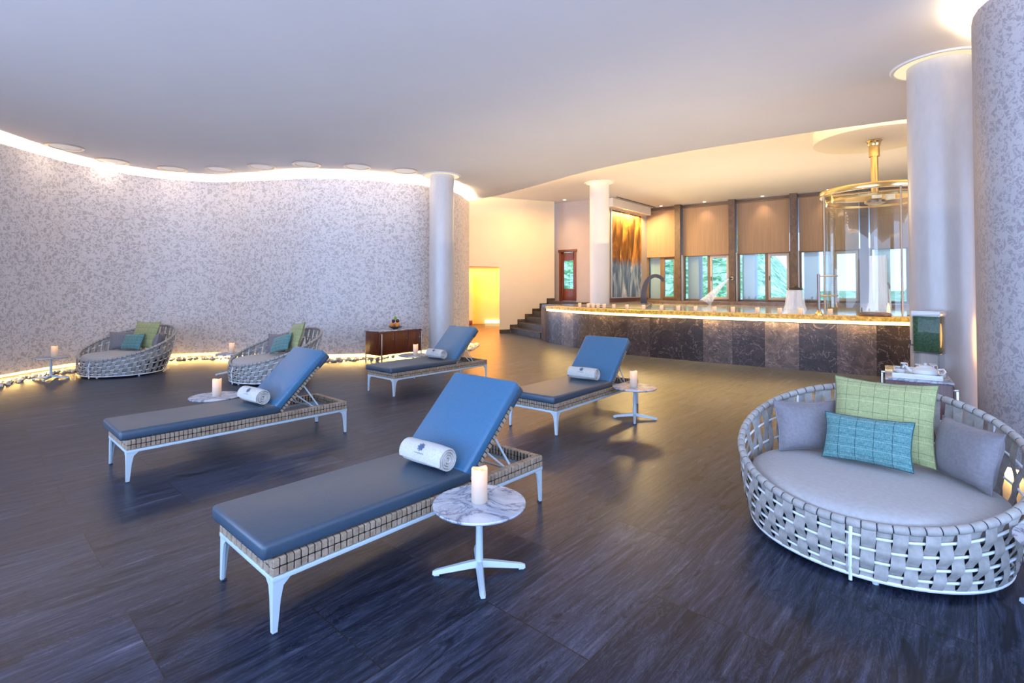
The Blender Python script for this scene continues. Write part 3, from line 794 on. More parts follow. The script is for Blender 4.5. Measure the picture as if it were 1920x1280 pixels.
    obj('crossbar', MB().tube([(x0, -.29, z0), (1.70, -.27, SB + .03), (1.73, -.25, SB + .025), (1.73, .25, SB + .025), (1.70, .27, SB + .03), (x0, .29, z0)], .007, 8), M['metal'], t)
    return t
Ls = [((-1.358, 2.6025), 48.1, 'blue lounger in front, its side against the marble table with black veins'),
      ((-3.43, 4.447), 48.0, 'blue lounger in the left row, between a marble table and the front lounger'),
      ((-2.003, 7.767), 49.2, 'blue lounger farthest back, in front of the mahogany cabinet'),
      ((.2235, 5.7755), 50.5, 'blue lounger nearest the dark pool wall, a candle table at its right')]
LG = []
for (p, a, lab) in Ls:
    if not LG: o = make_lounger(lab); o.location = (*p, 0); o.rotation_euler = (0, 0, R(a))
    else: o = dup(LG[0], (*p, 0), R(a), lab)
    LG.append(o)

# rolled towels lying on the loungers
def make_towel(label):
    t = thing('rolled_towel', label, 'towel', group='rolled white towels')
    Lw = .40
    prof = []
    turns = 4.2; N = 84
    r0, r1 = .010, .076
    cen = [(r0 + (r1 - r0) * i / N, 2 * PI * turns * i / N) for i in range(N + 1)]
    b = MB(); vs, fs = [], []
    th = (r1 - r0) / turns * .40
    ys = [-Lw / 2, -Lw / 2 + .008, -.1, 0, .1, Lw / 2 - .008, Lw / 2]
    for yi, y in enumerate(ys):
        e = .004 if yi in (0, len(ys) - 1) else 0
        for r, a in cen:
            wob = .003 * math.sin(3 * a / turns + yi * 1.3)
            for s in (1, -1):
                rr = max(.002, r + s * (th - e) + (wob if r > .06 and s > 0 else 0))
                vs.append((rr * math.cos(a + 2.2), y, rr * math.sin(a + 2.2)))
    m = (N + 1) * 2
    for yi in range(len(ys) - 1):
        for i in range(N):
            for s in (0, 1):
                a, c = yi * m + 2 * i + s, (yi + 1) * m + 2 * i + s
                fs.append((a, a + 2, c + 2, c))
        for i in (0, N):
            a, c = yi * m + 2 * i, (yi + 1) * m + 2 * i
            fs.append((a, a + 1, c + 1, c))
    for yi in (0, len(ys) - 1):
        for i in range(N): fs.append((yi * m + 2 * i, yi * m + 2 * i + 1, yi * m + 2 * i + 3, yi * m + 2 * i + 2))
    b.add(vs, fs)
    obj('roll', b, M['towel'], t, smooth=60)
    # embroidered flower emblem with a short line of tiny script, wrapped on the roll
    e = MB(); RR = r1 + th + .0035
    def onroll(u, v):  # u along the axis, v up around the roll
        a = PI - .62 - v / RR
        return (RR * math.cos(a), u, RR * math.sin(a))
    def petal(cu, cv, rot, a, bb, n=10):
        pts = []
        for k in range(n):
            x, y = a * math.cos(2 * PI * k / n), bb * math.sin(2 * PI * k / n)
            pts.append(onroll(cu + x * math.cos(rot) - y * math.sin(rot), cv + x * math.sin(rot) + y * math.cos(rot)))
        e.add(pts, [tuple(range(n))])
    for k in range(8):
        a = 2 * PI * k / 8
        petal(.017 * math.cos(a), .016 + .017 * math.sin(a), a, .013, .0062)
    petal(0, .016, 0, .0065, .0065)
    for k in range(9):
        petal(-.040 + .010 * k, -.026 + .0015 * math.sin(k * 2.4), 1.2 + .5 * math.sin(k * 1.9), .0055, .0018)
    obj('emblem', e, M['emblem'], t, smooth=0)
    return t
TW = None
tl = ['white towel roll on the seat of the front lounger', 'white towel roll on the lounger of the left row', 'white towel roll on the lounger before the mahogany cabinet', 'white towel roll on the lounger near the pool wall']
for k, (p, a, lab) in enumerate(Ls):
    s = (1.12, 1.12, 1.10, 1.08)[k]; y = (-.072, -.045, -.02, -.02)[k]
    ca, sa = math.cos(R(a)), math.sin(R(a))
    loc = (p[0] + ca * s - sa * y, p[1] + sa * s + ca * y, SH + .082 + .081)
    if not TW: TW = make_towel(tl[k]); o = TW; o.location = loc; o.rotation_euler = (0, 0, R(a + 2))
    else: dup(TW, loc, R(a + (2, 4, -3, 1)[k]), tl[k])

# ------------------------------------------------------------------ side tables and candles
TH = .39
def make_table(label):
    t = thing('side_table', label, 'side table', group='round marble side tables')
    obj('tabletop', MB().lathe([(.0001, TH - .018), (.255, TH - .018), (.263, TH - .012), (.265, TH - .006), (.262, TH), (.0001, TH)], 64), M['marble'], t)
    obj('pole', MB().lathe([(.026, .035), (.022, .08), (.018, TH - .05), (.026, TH - .026), (.09, TH - .022), (.09, TH - .018)], 20), M['metal'], t)
    for k in range(4):
        a = PI / 2 * k
        lg = MB()
        st = []
        for r, z, w, h in ((.0, .052, .022, .017), (.06, .046, .021, .016), (.24, .020, .016, .011), (.262, .014, .012, .008)):
            st.append([(r, -w, z - h), (r, w, z - h), (r, w * .55, z + h), (r, -w * .55, z + h)])
        vs = [q for s in st for q in s]; fs = [(3, 2, 1, 0), (12, 13, 14, 15)]
        for i in range(3):
            for j in range(4): fs.append((4 * i + j, 4 * i + (j + 1) % 4, 4 * i + 4 + (j + 1) % 4, 4 * i + 4 + j))
        lg.add(vs, fs)
        lg.box((.24, 0, .006), (.03, .02, .012))
        lg.v = [(x * math.cos(a) - y * math.sin(a), x * math.sin(a) + y * math.cos(a), z) for x, y, z in lg.v]
        obj('foot', lg, M['metal'], t, smooth=0)
    return t
Ts = [((-.185, 2.913), 8, 'round marble table with dark veins, against the front lounger, candle on top'),
      ((-3.345, 5.774), 30, 'round marble table partly hidden behind the lounger of the left row'),
      ((-1.806, 9.346), 15, 'round marble table between the mahogany cabinet and the farthest lounger'),
      ((1.513, 6.306), -14, 'round marble table at the right of the lounger near the pool wall'),
      ((-8.169, 9.054), 20, 'round marble table by the glowing wall base at the far left'),
      ((-5.261, 9.577), 35, 'round marble table behind the second daybed, between the two far daybeds'),
      ((2.69, 2.39), 20, 'round marble table cut by the right frame edge, before the big daybed')]
T0 = None
for k, (p, a, lab) in enumerate(Ts):
    if not T0: T0 = make_table(lab); T0.location = (*p, 0); T0.rotation_euler = (0, 0, R(a))
    else: dup(T0, (*p, 0), R(a), lab)
def make_candle(label, h, r, m, group, cat='candle'):
    t = thing('pillar_candle', label, cat, group=group)
    b = MB(); n = 28; vs = []; fs = []
    prof = [(r * .9, 0), (r, .006), (r, h * .5), (r, h - .006), (r * .93, h), (r * .82, h - .004), (r * .72, h - .022), (0.0005, h - .026)]
    for i, (q, z) in enumerate(prof):
        for k in range(n):
            a = 2 * PI * k / n
            dz = .005 * math.sin(2 * a + .7) + .003 * math.sin(3 * a) if 3 <= i <= 5 else 0
            vs.append((q * math.cos(a), q * math.sin(a), z + dz * h / .19))
    for i in range(len(prof) - 1):
        for k in range(n): fs.append((i * n + k, i * n + (k + 1) % n, (i + 1) * n + (k + 1) % n, (i + 1) * n + k))
    fs.append(tuple(range(n - 1, -1, -1)))
    b.add(vs, fs)
    obj('wax', b, m, t, smooth=50)
    obj('wick', MB().tube([(0, 0, h - .03), (.001, 0, h - .012)], .0015, 6), M['wick'], t)
    obj('flame', MB().lathe([(.0005, h - .024), (.006, h - .018), (.005, h - .008), (.0005, h)], 10), M['flame'], t)
    return t
cl = ['tall white candle on the dark-veined marble table by the front lounger', 'white candle on the table behind the left-row lounger', 'white candle on the table before the mahogany cabinet',
      'white candle on the table near the pool-side lounger', 'white candle on the far-left table by the wall', 'white candle between the two far daybeds']
C0 = None
for k in range(6):
    p = Ts[k][0]; dx = (0.0, .01, .04, -.01, .05, .0)[k]
    loc = (p[0] + dx, p[1] + (.0, 0, 0, .0, 0, 0)[k] + .005, TH)
    if not C0: C0 = make_candle(cl[0], .19, .046, M['candle'], 'pillar candles on the side tables'); C0.location = loc
    else: dup(C0, loc, None, cl[k])

# ------------------------------------------------------------------ daybeds
DA, DB, DK, ZF, ZB, DPW, DYB = .775, .738, .867, .315, .845, 1.04, -.11
def rimp(ps):
    u = (1 - math.cos(ps)) / 2
    return Vector((DA * math.sin(ps), -DB * math.cos(ps), ZF + (ZB - ZF) * u ** DPW))
def basep(ps): return Vector((DA * DK * math.sin(ps), -DB * DK * math.cos(ps) + DYB, .04))
def surf(ps, f, off=0):
    a, b = rimp(ps), basep(ps)
    p = a.lerp(b, f)
    nrm = Vector((math.sin(ps), -math.cos(ps), 0))
    bul = .02 * math.sin(PI * f)
    return p + nrm * (off + bul)
def make_daybed(label):
    t = thing('daybed', label, 'daybed', group='round woven daybeds')
    RODS = (.2, .42, .64, .85)
    rd = MB()
    for f in RODS: rd.tube([surf(2 * PI * k / 80, f) for k in range(80)], .0075, 6, closed=True)
    rd.tube([surf(2 * PI * k / 80, 1) for k in range(80)], .011, 6, closed=True)
    for ps in (.03, -1.35, -2.35, 2.25, 3.14):
        rd.tube([surf(ps, f / 8, .006) for f in range(9)] + [surf(ps, 1, .004) + Vector((0, 0, -.034))], .0095, 6)
    obj('frame', rd, M['whitemetal'], t)
    NS = 70
    wv = MB()
    for i in range(NS):
        ps0 = 2 * PI * (i + .5) / NS
        hgt = (rimp(ps0).z - .055) / .8
        drift = .20 * max(0, hgt - .52) * (1 if i % 2 else -1)
        NV = 25
        pts = []
        for k in range(NV):
            f = .02 + .96 * k / (NV - 1)
            # over or under each rod
            off, ws = 0, 0
            prev = (0, 0.004)
            seq = [(0, .006)] + [(fr, .013 * (1 if (i + j) % 2 else -1)) for j, fr in enumerate(RODS)] + [(1, .006)]
            for (f0, o0), (f1, o1) in zip(seq, seq[1:]):
                if f0 <= f <= f1:
                    u = (f - f0) / (f1 - f0); u = u * u * (3 - 2 * u)
                    off = o0 + (o1 - o0) * u
            ps = ps0 + drift * (f - .15) * 1.6
            hw = .5 * 2 * PI / NS * (.95 - .26 * min(1, max(0, hgt - .42) * 1.8) * min(1, f * 4))
            pts.append((surf(ps - hw, f, off), surf(ps + hw, f, off)))
        vs = [q for a in pts for q in a]
        wv.add(vs, [(2 * k, 2 * k + 1, 2 * k + 3, 2 * k + 2) for k in range(NV - 1)])
    obj('strap_weave', wv, M['strap'], t, smooth=60)
    rm = MB()
    rm.tube([rimp(2 * PI * k / 96) for k in range(96)], .020, 8, closed=True, mat=1)
    for i in range(NS):
        a0 = 2 * PI * (i + .045) / NS; a1 = 2 * PI * (i + .955) / NS
        rm.tube([rimp(a0 + (a1 - a0) * q) for q in (0, .12, .5, .88, 1)], [.0215, .0245, .025, .0245, .0215], 10, mat=0)
    obj('rim', rm, [M['rimstrap'], M['dark']], t, smooth=50)
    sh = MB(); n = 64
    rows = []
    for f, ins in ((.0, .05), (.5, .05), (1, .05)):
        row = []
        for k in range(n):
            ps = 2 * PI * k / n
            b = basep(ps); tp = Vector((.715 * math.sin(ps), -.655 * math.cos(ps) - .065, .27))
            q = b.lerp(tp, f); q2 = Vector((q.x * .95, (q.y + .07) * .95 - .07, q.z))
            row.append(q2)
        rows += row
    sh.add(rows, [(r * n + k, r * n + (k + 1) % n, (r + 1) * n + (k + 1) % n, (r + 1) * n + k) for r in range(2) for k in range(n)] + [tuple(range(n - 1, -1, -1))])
    obj('shade_liner', sh, M['dark'], t)  # dark shell added to paint shade behind the strap gaps
    mb = MB().lathe([(.0001, .405), (.3, .403), (.55, .392), (.64, .380), (.675, .362), (.69, .335), (.69, .29), (.66, .25), (.0001, .25)], 72, (0, -.068, 0), 1.0, .935)
    mb.v = [(x, y, z + (.004 * math.sin(9 * x + 3 * y) * math.sin(7 * y) if z > .35 else 0)) for x, y, z in mb.v]
    obj('seat_cushion', mb, M['seat'], t, smooth=60)
    for k in range(6):
        b = basep(2 * PI * k / 6 + .2)
        obj('foot', MB().lathe([(.016, 0), (.018, .035)], 12, (b.x * .93, (b.y + .1) * .93 - .1, 0)), M['metal'], t)
    return t
def make_pillow(name, label, group, w, h, th, mat, pipe=None):
    t = thing(name, label, 'cushion', group=group)
    n = 18; b = MB()
    def P(u, v, s):
        # pinched corners, plump middle
        a, c = 2 * u - 1, 2 * v - 1
        k = (1 - abs(a) ** 2.6) * (1 - abs(c) ** 2.6)
        e = 1 - .085 * (1 - a * a) * abs(c) ** 3; e2 = 1 - .07 * (1 - c * c) * abs(a) ** 3
        x = a * w / 2 * e2; z = c * h / 2 * e
        wr = .004 * math.sin(13 * a + 5 * c) * (1 - k)
        return (x, s * (th / 2 * max(0, k) ** .55 + .003) + wr, z)
    for s in (1, -1):
        vs = [P(i / n, j / n, s) for j in range(n + 1) for i in range(n + 1)]
        fs, uv = [], []
        for j in range(n):
            for i in range(n):
                f = [j * (n + 1) + i, j * (n + 1) + i + 1, (j + 1) * (n + 1) + i + 1, (j + 1) * (n + 1) + i]
                fs.append(f); uv.append([(q[0] / n, q[1] / n) for q in ((i, j), (i + 1, j), (i + 1, j + 1), (i, j + 1))])
        b.add(vs, fs, uv)
    obj('cover', b, mat, t, smooth=70)
    ring = []
    for k in range(n): ring.append(P(k / n, 0, 0))
    for k in range(n): ring.append(P(1, k / n, 0))
    for k in range(n): ring.append(P(1 - k / n, 1, 0))
    for k in range(n): ring.append(P(0, 1 - k / n, 0))
    obj('piping', MB().tube(ring, .0045, 6, closed=True), mat, t)
    return t
beds = [((2.359, 3.384), -.758, 'large white woven daybed in the right foreground'), ((-7.351, 9.80), -.228, 'white woven daybed against the far curved wall, beside the far-left table'),
        ((-4.20, 9.131), -.71, 'white woven daybed behind the left-row lounger, second from the left')]
who = ['on the big foreground daybed', 'on the daybed at the far left', 'on the daybed behind the left-row lounger']
pil = {  # local x, y, z centre; yaw, lean
    'grey_l': (-.42, .24, .575, 42, 14, 0), 'grey_r': (.47, .20, .575, -50, 14, 0), 'green': (.03, .30, .69, -2, 20, 0), 'teal': (-.03, .10, .572, -6, 22, -2)}
DBD = None; PIL = {}
def place(o, bed, q):
    (cx, cy), t, _ = bed
    c, s = math.cos(t), math.sin(t)
    x, y, z, yaw, lean, roll = q
    o.location = (cx + c * x - s * y, cy + s * x + c * y, z)
    o.rotation_euler = (Matrix.Rotation(t + R(yaw), 3, 'Z') @ Matrix.Rotation(R(-lean), 3, 'X') @ Matrix.Rotation(R(roll), 3, 'Y')).to_euler()
for k, bed in enumerate(beds):
    if not DBD: DBD = make_daybed(bed[2]); DBD.location = (*bed[0], 0); DBD.rotation_euler = (0, 0, bed[1])
    else: dup(DBD, (*bed[0], 0), bed[1], bed[2])
    for kind in ('grey_l', 'grey_r', 'green', 'teal'):
        if kind == 'grey_r' and k == 2: continue
        q = list(pil[kind])
        if k == 2 and kind == 'teal': q = [-.02, .08, .615, 4, 26, -14]
        if k == 2 and kind == 'green': q = [.06, .30, .715, -10, 18, -6]
        lab = {'grey_l': 'plain grey cushion, left of the green one, ', 'grey_r': 'plain grey cushion, right of the green one, ', 'green': 'large light green plaid cushion ', 'teal': 'small teal plaid cushion leaning on the green one '}[kind] + who[k]
        if kind not in PIL:
            w, h, th, m = {'grey_l': (.46, .36, .17, M['greycush']), 'grey_r': (.46, .36, .17, M['greycush']), 'green': (.60, .545, .15, M['green']), 'teal': (.52, .315, .12, M['teal'])}[kind]
            PIL[kind] = make_pillow('cushion', lab, 'cushions on the daybeds', w, h, th, m); o = PIL[kind]
        else: o = dup(PIL[kind], label=lab)
        place(o, bed, q)

# ------------------------------------------------------------------ mahogany cabinets
def make_cabinet(name, label, loc, ang, L, W=.48, cat='cabinet'):
    t = thing(name, label, cat, (*loc, 0), ang, 'mahogany cabinets')
    # local: x along the length from the corner, y depth to the left
    b = MB().box((L / 2, W / 2, .43), (L, W, .50), bevel=.006)
    obj('body', b, M['mahogany'], t)
    nd_ = 3
    for k in range(nd_):
        w = (L - .04) / nd_
        d = obj('door', MB().box((.02 + w * (k + .5), -.006, .43), (w - .008, .014, .45), bevel=.004), M['mahogany'], t)
        obj('knob', MB().lathe([(.006, 0), (.006, .01), (.010, .014), (.0001, .018)], 10), M['brass'], d, loc=(.02 + w * (k + .85), -.013, .5), rot=(PI / 2, 0, 0))
    obj('top', MB().box((L / 2, W / 2, .69), (L + .012, W + .012, .020), bevel=.004), M['marble'], t)
    for x in (.035, L - .035):
        f = MB()
        for y in (-.03, W + .03): f.box((x, y, .31), (.022, .022, .62), bevel=.003)
        f.box((x, W / 2, .625), (.022, W + .082, .022), bevel=.003); f.box((x, W / 2, .10), (.022, W + .06, .020), bevel=.003)
        obj('leg_frame', f, M['rail'], t)
    return t
ca = math.atan2(1.031, .803)
make_cabinet('mahogany_cabinet', 'dark mahogany cabinet with marble top and metal frame, fruit bowl on top', (-2.80, 10.78), ca, 1.18)
c2 = math.atan2(.81, .59)
q0 = Vector((4.20, 4.862)); cv = Vector((math.cos(c2), math.sin(c2))); cw = Vector((-cv.y, cv.x))
make_cabinet('mahogany_sideboard', 'mahogany sideboard with tea things, behind the big daybed beside the large column', q0, c2, 1.05, .52, 'sideboard')
def sp(a, b, z=.70): q = q0 + cv * a + cw * b; return (q.x, q.y, z)

# fruit bowl
fb = Vector((-2.80, 10.78)) + Vector((math.cos(ca), math.sin(ca))) * .62 + Vector((-math.sin(ca), math.cos(ca))) * .24
bw = thing('fruit_bowl', 'dark shallow bowl of fruit on the mahogany cabinet', 'bowl', (*fb, .70))
obj('bowl_body', MB().lathe([(.055, 0), (.06, .012), (.12, .03), (.17, .055), (.165, .057), (.11, .037), (.0001, .022)], 32), M['dkmetal'], bw)
fruits = [('orange', 'orange', .052, (-.07, -.03, .090), 'orange in the fruit bowl, left of the bottom layer'), ('orange', 'orange', .055, (.055, -.055, .095), 'orange in the fruit bowl, right of the bottom layer'), ('apple', 'apple', .05, (.01, .07, .090), 'red apple at the back of the fruit bowl'),
          ('plum', 'plum', .042, (-.045, .0, .177), 'dark plum in the upper layer of fruit, on the left'), ('plum', 'plum', .042, (.045, .0, .180), 'dark plum in the upper layer of fruit, on the right'), ('pear', 'pear', .036, (.0, -.01, .245), 'green fruit topping the pile in the bowl')]
for nm, mt, r, p, lab in fruits:
    o = thing(nm, lab, 'fruit', (fb.x + p[0], fb.y + p[1], .70 + p[2]), 0, 'fruit in the bowl')
    obj('skin', MB().lathe([(.0005, -r), (r * .5, -r * .88), (r * .87, -r * .5), (r, 0), (r * .9, r * .5), (r * .5, r * .9), (r * .12, r * .92), (.0005, r * .84)], 18), M[mt], o)
    obj('stem', MB().tube([(0, 0, r * .8), (.003, 0, r * 1.15)], .003, 6), M['wick'], o)

# ------------------------------------------------------------------ tea things on the sideboard
def tray(label, a, b, la, lb):
    t = thing('serving_tray', label, 'tray', sp(a, b), c2)
    m = MB().box((0, 0, .008), (la, lb, .014), bevel=.003)
    for s in (-1, 1):
        m.box((0, s * (lb / 2 - .008), .026), (la, .014, .05), bevel=.004); m.box((s * (la / 2 - .008), 0, .026), (.014, lb - .02, .05), bevel=.004)
    obj('tray_body', m, M['ceramic'], t)
tray('white serving tray carrying the teapot, at the front of the sideboard', .17, .27, .24, .40)
tray('white serving tray of upturned glasses, at the back of the sideboard', .50, .24, .30, .42)
tp = thing('teapot', 'white ceramic teapot on the front serving tray', 'teapot', (*sp(.16, .20)[:2], .716), c2 + PI / 2)
obj('pot', MB().lathe([(.045, 0), (.085, .012), (.11, .045), (.105, .075), (.07, .10), (.045, .106)], 32), M['ceramic'], tp)
ld = obj('lid', MB().lathe([(.05, .104), (.045, .114), (.012, .122), (.012, .13), (.018, .138), (.0005, .145)], 24), M['ceramic'], tp)
obj('spout', MB().tube([(.09, 0, .045), (.13, 0, .06), (.15, 0, .095), (.165, 0, .105)], [.022, .017, .012, .010], 10), M['ceramic'], tp)
obj('handle', MB().tube([(-.10, 0, .085), (-.14, 0, .09), (-.155, 0, .06), (-.135, 0, .035), (-.10, 0, .035)], .008, 8), M['ceramic'], tp)
cp = thing('tea_cup', 'white tea cup on a dark saucer beside the teapot', 'cup', (*sp(.17, .40)[:2], .716), c2)
obj('saucer', MB().lathe([(.03, 0), (.065, .01), (.066, .013), (.0001, .006)], 24), M['dkmetal'], cp)
obj('cup_body', MB().lathe([(.02, .008), (.035, .025), (.042, .058), (.039, .058), (.03, .027), (.0001, .014)], 24), M['ceramic'], cp)
obj('handle', MB().tube([(.038, 0, .05), (.058, 0, .045), (.055, 0, .027), (.034, 0, .024)], .004, 6), M['ceramic'], cp)
gi = ['nearest the teapot', 'in the middle of the near row', 'by the column side of the near row', 'in the far row beside the drink dispenser']
for k, (a, b) in enumerate(((.44, .36), (.42, .24), (.44, .12), (.54, .12))):
    g = thing('drinking_glass', 'clear upturned glass on the back tray, ' + gi[k], 'glass', (*sp(a, b)[:2], .716), 0, 'upturned glasses on the tray')
    obj('bowl', MB().lathe([(.034, 0), (.036, .01), (.032, .085), (.031, .088), (.0001, .088)], 20), M['tumbler'], g)
    obj('base', MB().lathe([(.031, .088), (.031, .098), (.0001, .099)], 20), M['ceramic'], g)
dd = thing('drink_dispenser', 'tall clear drink dispenser with green filling on the sideboard', 'dispenser', (*sp(.86, .13)[:2], .70), c2 + R(-18))
obj('stand', MB().box((0, 0, .012), (.20, .24, .024), bevel=.004).box((0, .105, .10), (.16, .02, .17)).box((0, -.105, .10), (.16, .02, .17)).box((0, 0, .19), (.20, .24, .014), bevel=.003), M['acrylic'], dd)
obj('tank', MB().box((0, 0, .42), (.20, .245, .45), bevel=.008), M['acrylic'], dd)
obj('filling', MB().box((0, 0, .405), (.188, .230, .395), bevel=.006), M['wicket'], dd)
obj('lid', MB().box((0, 0, .63), (.215, .26, .05), bevel=.008).box((0, 0, .61), (.20, .245, .03)), M['ceramic'], dd)
tpb = obj('tap', MB().tube([(-.02, .12, .27), (-.02, .17, .27), (-.02, .175, .235)], .011, 8), M['steel'], dd)
obj('tap_lever', MB().box((-.02, .165, .30), (.014, .014, .05), bevel=.003), M['rubber'], tpb)

# ------------------------------------------------------------------ candles and fittings on the pool rim
rim = offset(PF, .10)
def rim_at(px):
    best = min(range(len(rim) - 1), key=lambda i: min(abs(960 + F * (rim[i][0] * (1 - u) + rim[i + 1][0] * u) / (rim[i][1] * (1 - u) + rim[i + 1][1] * u) - px) for u in (0, .5)))
    bb = None
    for i in range(max(0, best - 1), min(len(rim) - 1, best + 2)):
        for k in range(21):
            u = k / 20; x = rim[i][0] * (1 - u) + rim[i + 1][0] * u; y = rim[i][1] * (1 - u) + rim[i + 1][1] * u
            e = abs(960 + F * x / y - px)
            if bb is None or e < bb[0]: bb = (e, x, y)
    return bb[1], bb[2]
RC = None
cp_ = [1087, 1103, 1110, 1121, 1133, 1151, 1175, 1207, 1240, 1271, 1304, 1339, 1374, 1420, 1461, 1501, 1556]
on = ['first', 'second', 'third', 'fourth', 'fifth', 'sixth', 'seventh', 'eighth', 'ninth', 'tenth', 'eleventh', 'twelfth', 'thirteenth', 'fourteenth', 'fifteenth', 'sixteenth', 'seventeenth']
for k, px in enumerate(cp_):
    x, y = rim_at(px)
    if k == 2: x += .05; y += .12
    lab = 'small lit candle on the pool rim, %s from the stair end' % on[k]
    if not RC: RC = make_candle(lab, .125, .042, M['rimcandle'], 'candles along the pool rim'); RC.location = (x, y, 1.085)
    else: dup(RC, (x, y, 1.085), None, lab)

def spout_wide(loc, rz, label):
    t = thing('waterfall_spout', label, 'water spout', loc, rz)
    pts = [(0, 0), (.0, .3), (.05, .62), (.18, .84), (.36, .92), (.54, .86), (.62, .74)]
    wd = [.11, .11, .105, .10, .105, .12, .13]
    th = [.11, .10, .085, .07, .06, .055, .045]
    vs, fs = [], []
    P = [Vector((a, 0, z)) for a, z in pts]
    Q = catmull([(a, z) for a, z in pts], .06)
    n = len(Q)
    for i, (a, z) in enumerate(Q):
        u = i / (n - 1) * (len(pts) - 1); j = min(int(u), len(pts) - 2); w = u - j
        W_ = wd[j] * (1 - w) + wd[j + 1] * w; T_ = th[j] * (1 - w) + th[j + 1] * w
        a2, z2 = Q[min(i + 1, n - 1)]; a1, z1 = Q[max(i - 1, 0)]
        tx, tz = a2 - a1, z2 - z1; L_ = math.hypot(tx, tz); nx, nz = -tz / L_, tx / L_
        vs += [(a + nx * T_, -W_, z + nz * T_), (a + nx * T_, W_, z + nz * T_), (a - nx * T_, W_, z - nz * T_), (a - nx * T_, -W_, z - nz * T_)]
    fs = [(4 * i + k, 4 * i + (k + 1) % 4, 4 * i + 4 + (k + 1) % 4, 4 * i + 4 + k) for i in range(n - 1) for k in range(4)] + [(3, 2, 1, 0), (4 * n - 4, 4 * n - 3, 4 * n - 2, 4 * n - 1)]
    obj('neck', MB().add(vs, fs), M['bronze'], t, smooth=60)
    obj('flange', MB().lathe([(.17, 0), (.17, .02), (.14, .03), (.0001, .03)], 24), M['steel'], t)
    sv = []
    for i in range(7):
        z = .74 - .86 * i / 6; a = .62 + .05 * (i / 6) ** .5
        sv += [(a, -.12, z), (a, .12, z)]
    return t, sv
t, sv = spout_wide((4.33, 16.75, 1.10), R(-14), 'curved steel cobra waterfall spout beside the art panel')
w = thing('water_sheet', 'sheet of water falling from the curved steel spout into the pool', 'water jet', (4.33, 16.75, 1.10), R(-14))
obj('stream', MB().add(sv, [(2 * i, 2 * i + 1, 2 * i + 3, 2 * i + 2) for i in range(6)]), M['spray'], w)
# mushroom fountain
x, y = 8.05, 14.5
t = thing('fountain_head', 'bronze mushroom fountain head before the third window pillar', 'fountain', (x, y, 1.02))
obj('stem', MB().lathe([(.05, -.1), (.04, .5), (.05, .55)], 16), M['steel'], t)
obj('cap', MB().lathe([(.05, .53), (.21, .55), (.20, .575), (.10, .62), (.05, .66), (.0001, .67)], 28), M['dkmetal'], t)
w = thing('water_dome', 'dome of water pouring around the mushroom fountain', 'water jet', (x, y, 1.02))
mb = MB(); mb.lathe([(.19, .54), (.22, .46), (.24, .3), (.26, .12), (.30, .0)], 32); mb.f = mb.f[:-2]; mb.uv = mb.uv[:-2]; mb.mi = mb.mi[:-2]
obj('veil', mb, M['spray'], w, smooth=60)
# wall jet
x, y = vp(edges[2], .36)
t = thing('jet_nozzle', 'small bronze jet nozzle fixed on the second window pillar', 'nozzle', (x, y, 1.98), vang)
obj('pipe', MB().tube([(0, .02, 0), (0, -.16, 0), (-.06, -.20, -.02)], .035, 10), M['dkmetal'], t)
obj('rosette', MB().lathe([(.06, 0), (.06, .02), (.0001, .021)], 16), M['brass'], t, loc=(0, .0, 0), rot=(PI / 2, 0, 0))
w = thing('water_spray', 'fan of spray shooting down from the pillar jet nozzle', 'water jet', (x, y, 1.98), vang)
mb = MB(); mb.tube([(-.06, -.20, -.02), (-.3, -.45, -.3), (-.55, -.72, -.66), (-.72, -.95, -.95)], [.03, .08, .15, .24], 12, caps=False)
obj('plume', mb, M['mist'], w, smooth=60)
def swan(loc, rz, h, r, label, rad=.022):
    t = thing('swan_neck_spout', label, 'water spout', loc, rz)
    pts = [(0, 0, 0), (0, 0, h - r)] + [(r - r * math.cos(a), 0, h - r + r * math.sin(a)) for a in [PI * k / 10 for k in range(1, 10)]] + [(2 * r, 0, h - r * 1.4)]
    obj('neck', MB().tube(pts, rad, 10), M['steel'], t)
    obj('flange', MB().lathe([(.07, 0), (.07, .015), (.03, .03), (.0001, .03)], 16), M['steel'], t)
    w = thing('water_stream', 'thin water stream from the ' + label, 'water jet', loc, rz)
    obj('stream', MB().tube([(2 * r, 0, h - r * 1.4 - .005), (2 * r + .01, 0, (h - r) * .5), (2 * r + .015, 0, .02)], [.022, .02, .03], 8), M['spray'], w)
swan((10.15, 14.2, 1.02), R(-35), .78, .15, 'swan neck spout seen through the shower glass')
t = thing('arched_spout', 'wide arched steel spout in the pool right of the large column', 'water spout', (9.75, 10.6, 1.02), R(-40))
obj('arch', MB().tube([(-.35, 0, 0), (-.34, 0, .45), (-.22, 0, .78), (.05, 0, .98), (.4, 0, 1.0), (.7, 0, .86), (.8, 0, .7)], [.03, .03, .032, .04, .055, .06, .06], 12, flat=(1, 1)), M['steel'], t)
w = thing('water_veil', 'veil of water falling from the arched spout on the right', 'water jet', (9.75, 10.6, 1.02), R(-40))
obj('veil', MB().add([(.80, -.08, .68), (.80, .08, .68), (.85, -.1, .3), (.85, .1, .3), (.87, -.12, .01), (.87, .12, .01)], [(0, 1, 3, 2), (2, 3, 5, 4)]), M['spray'], w)

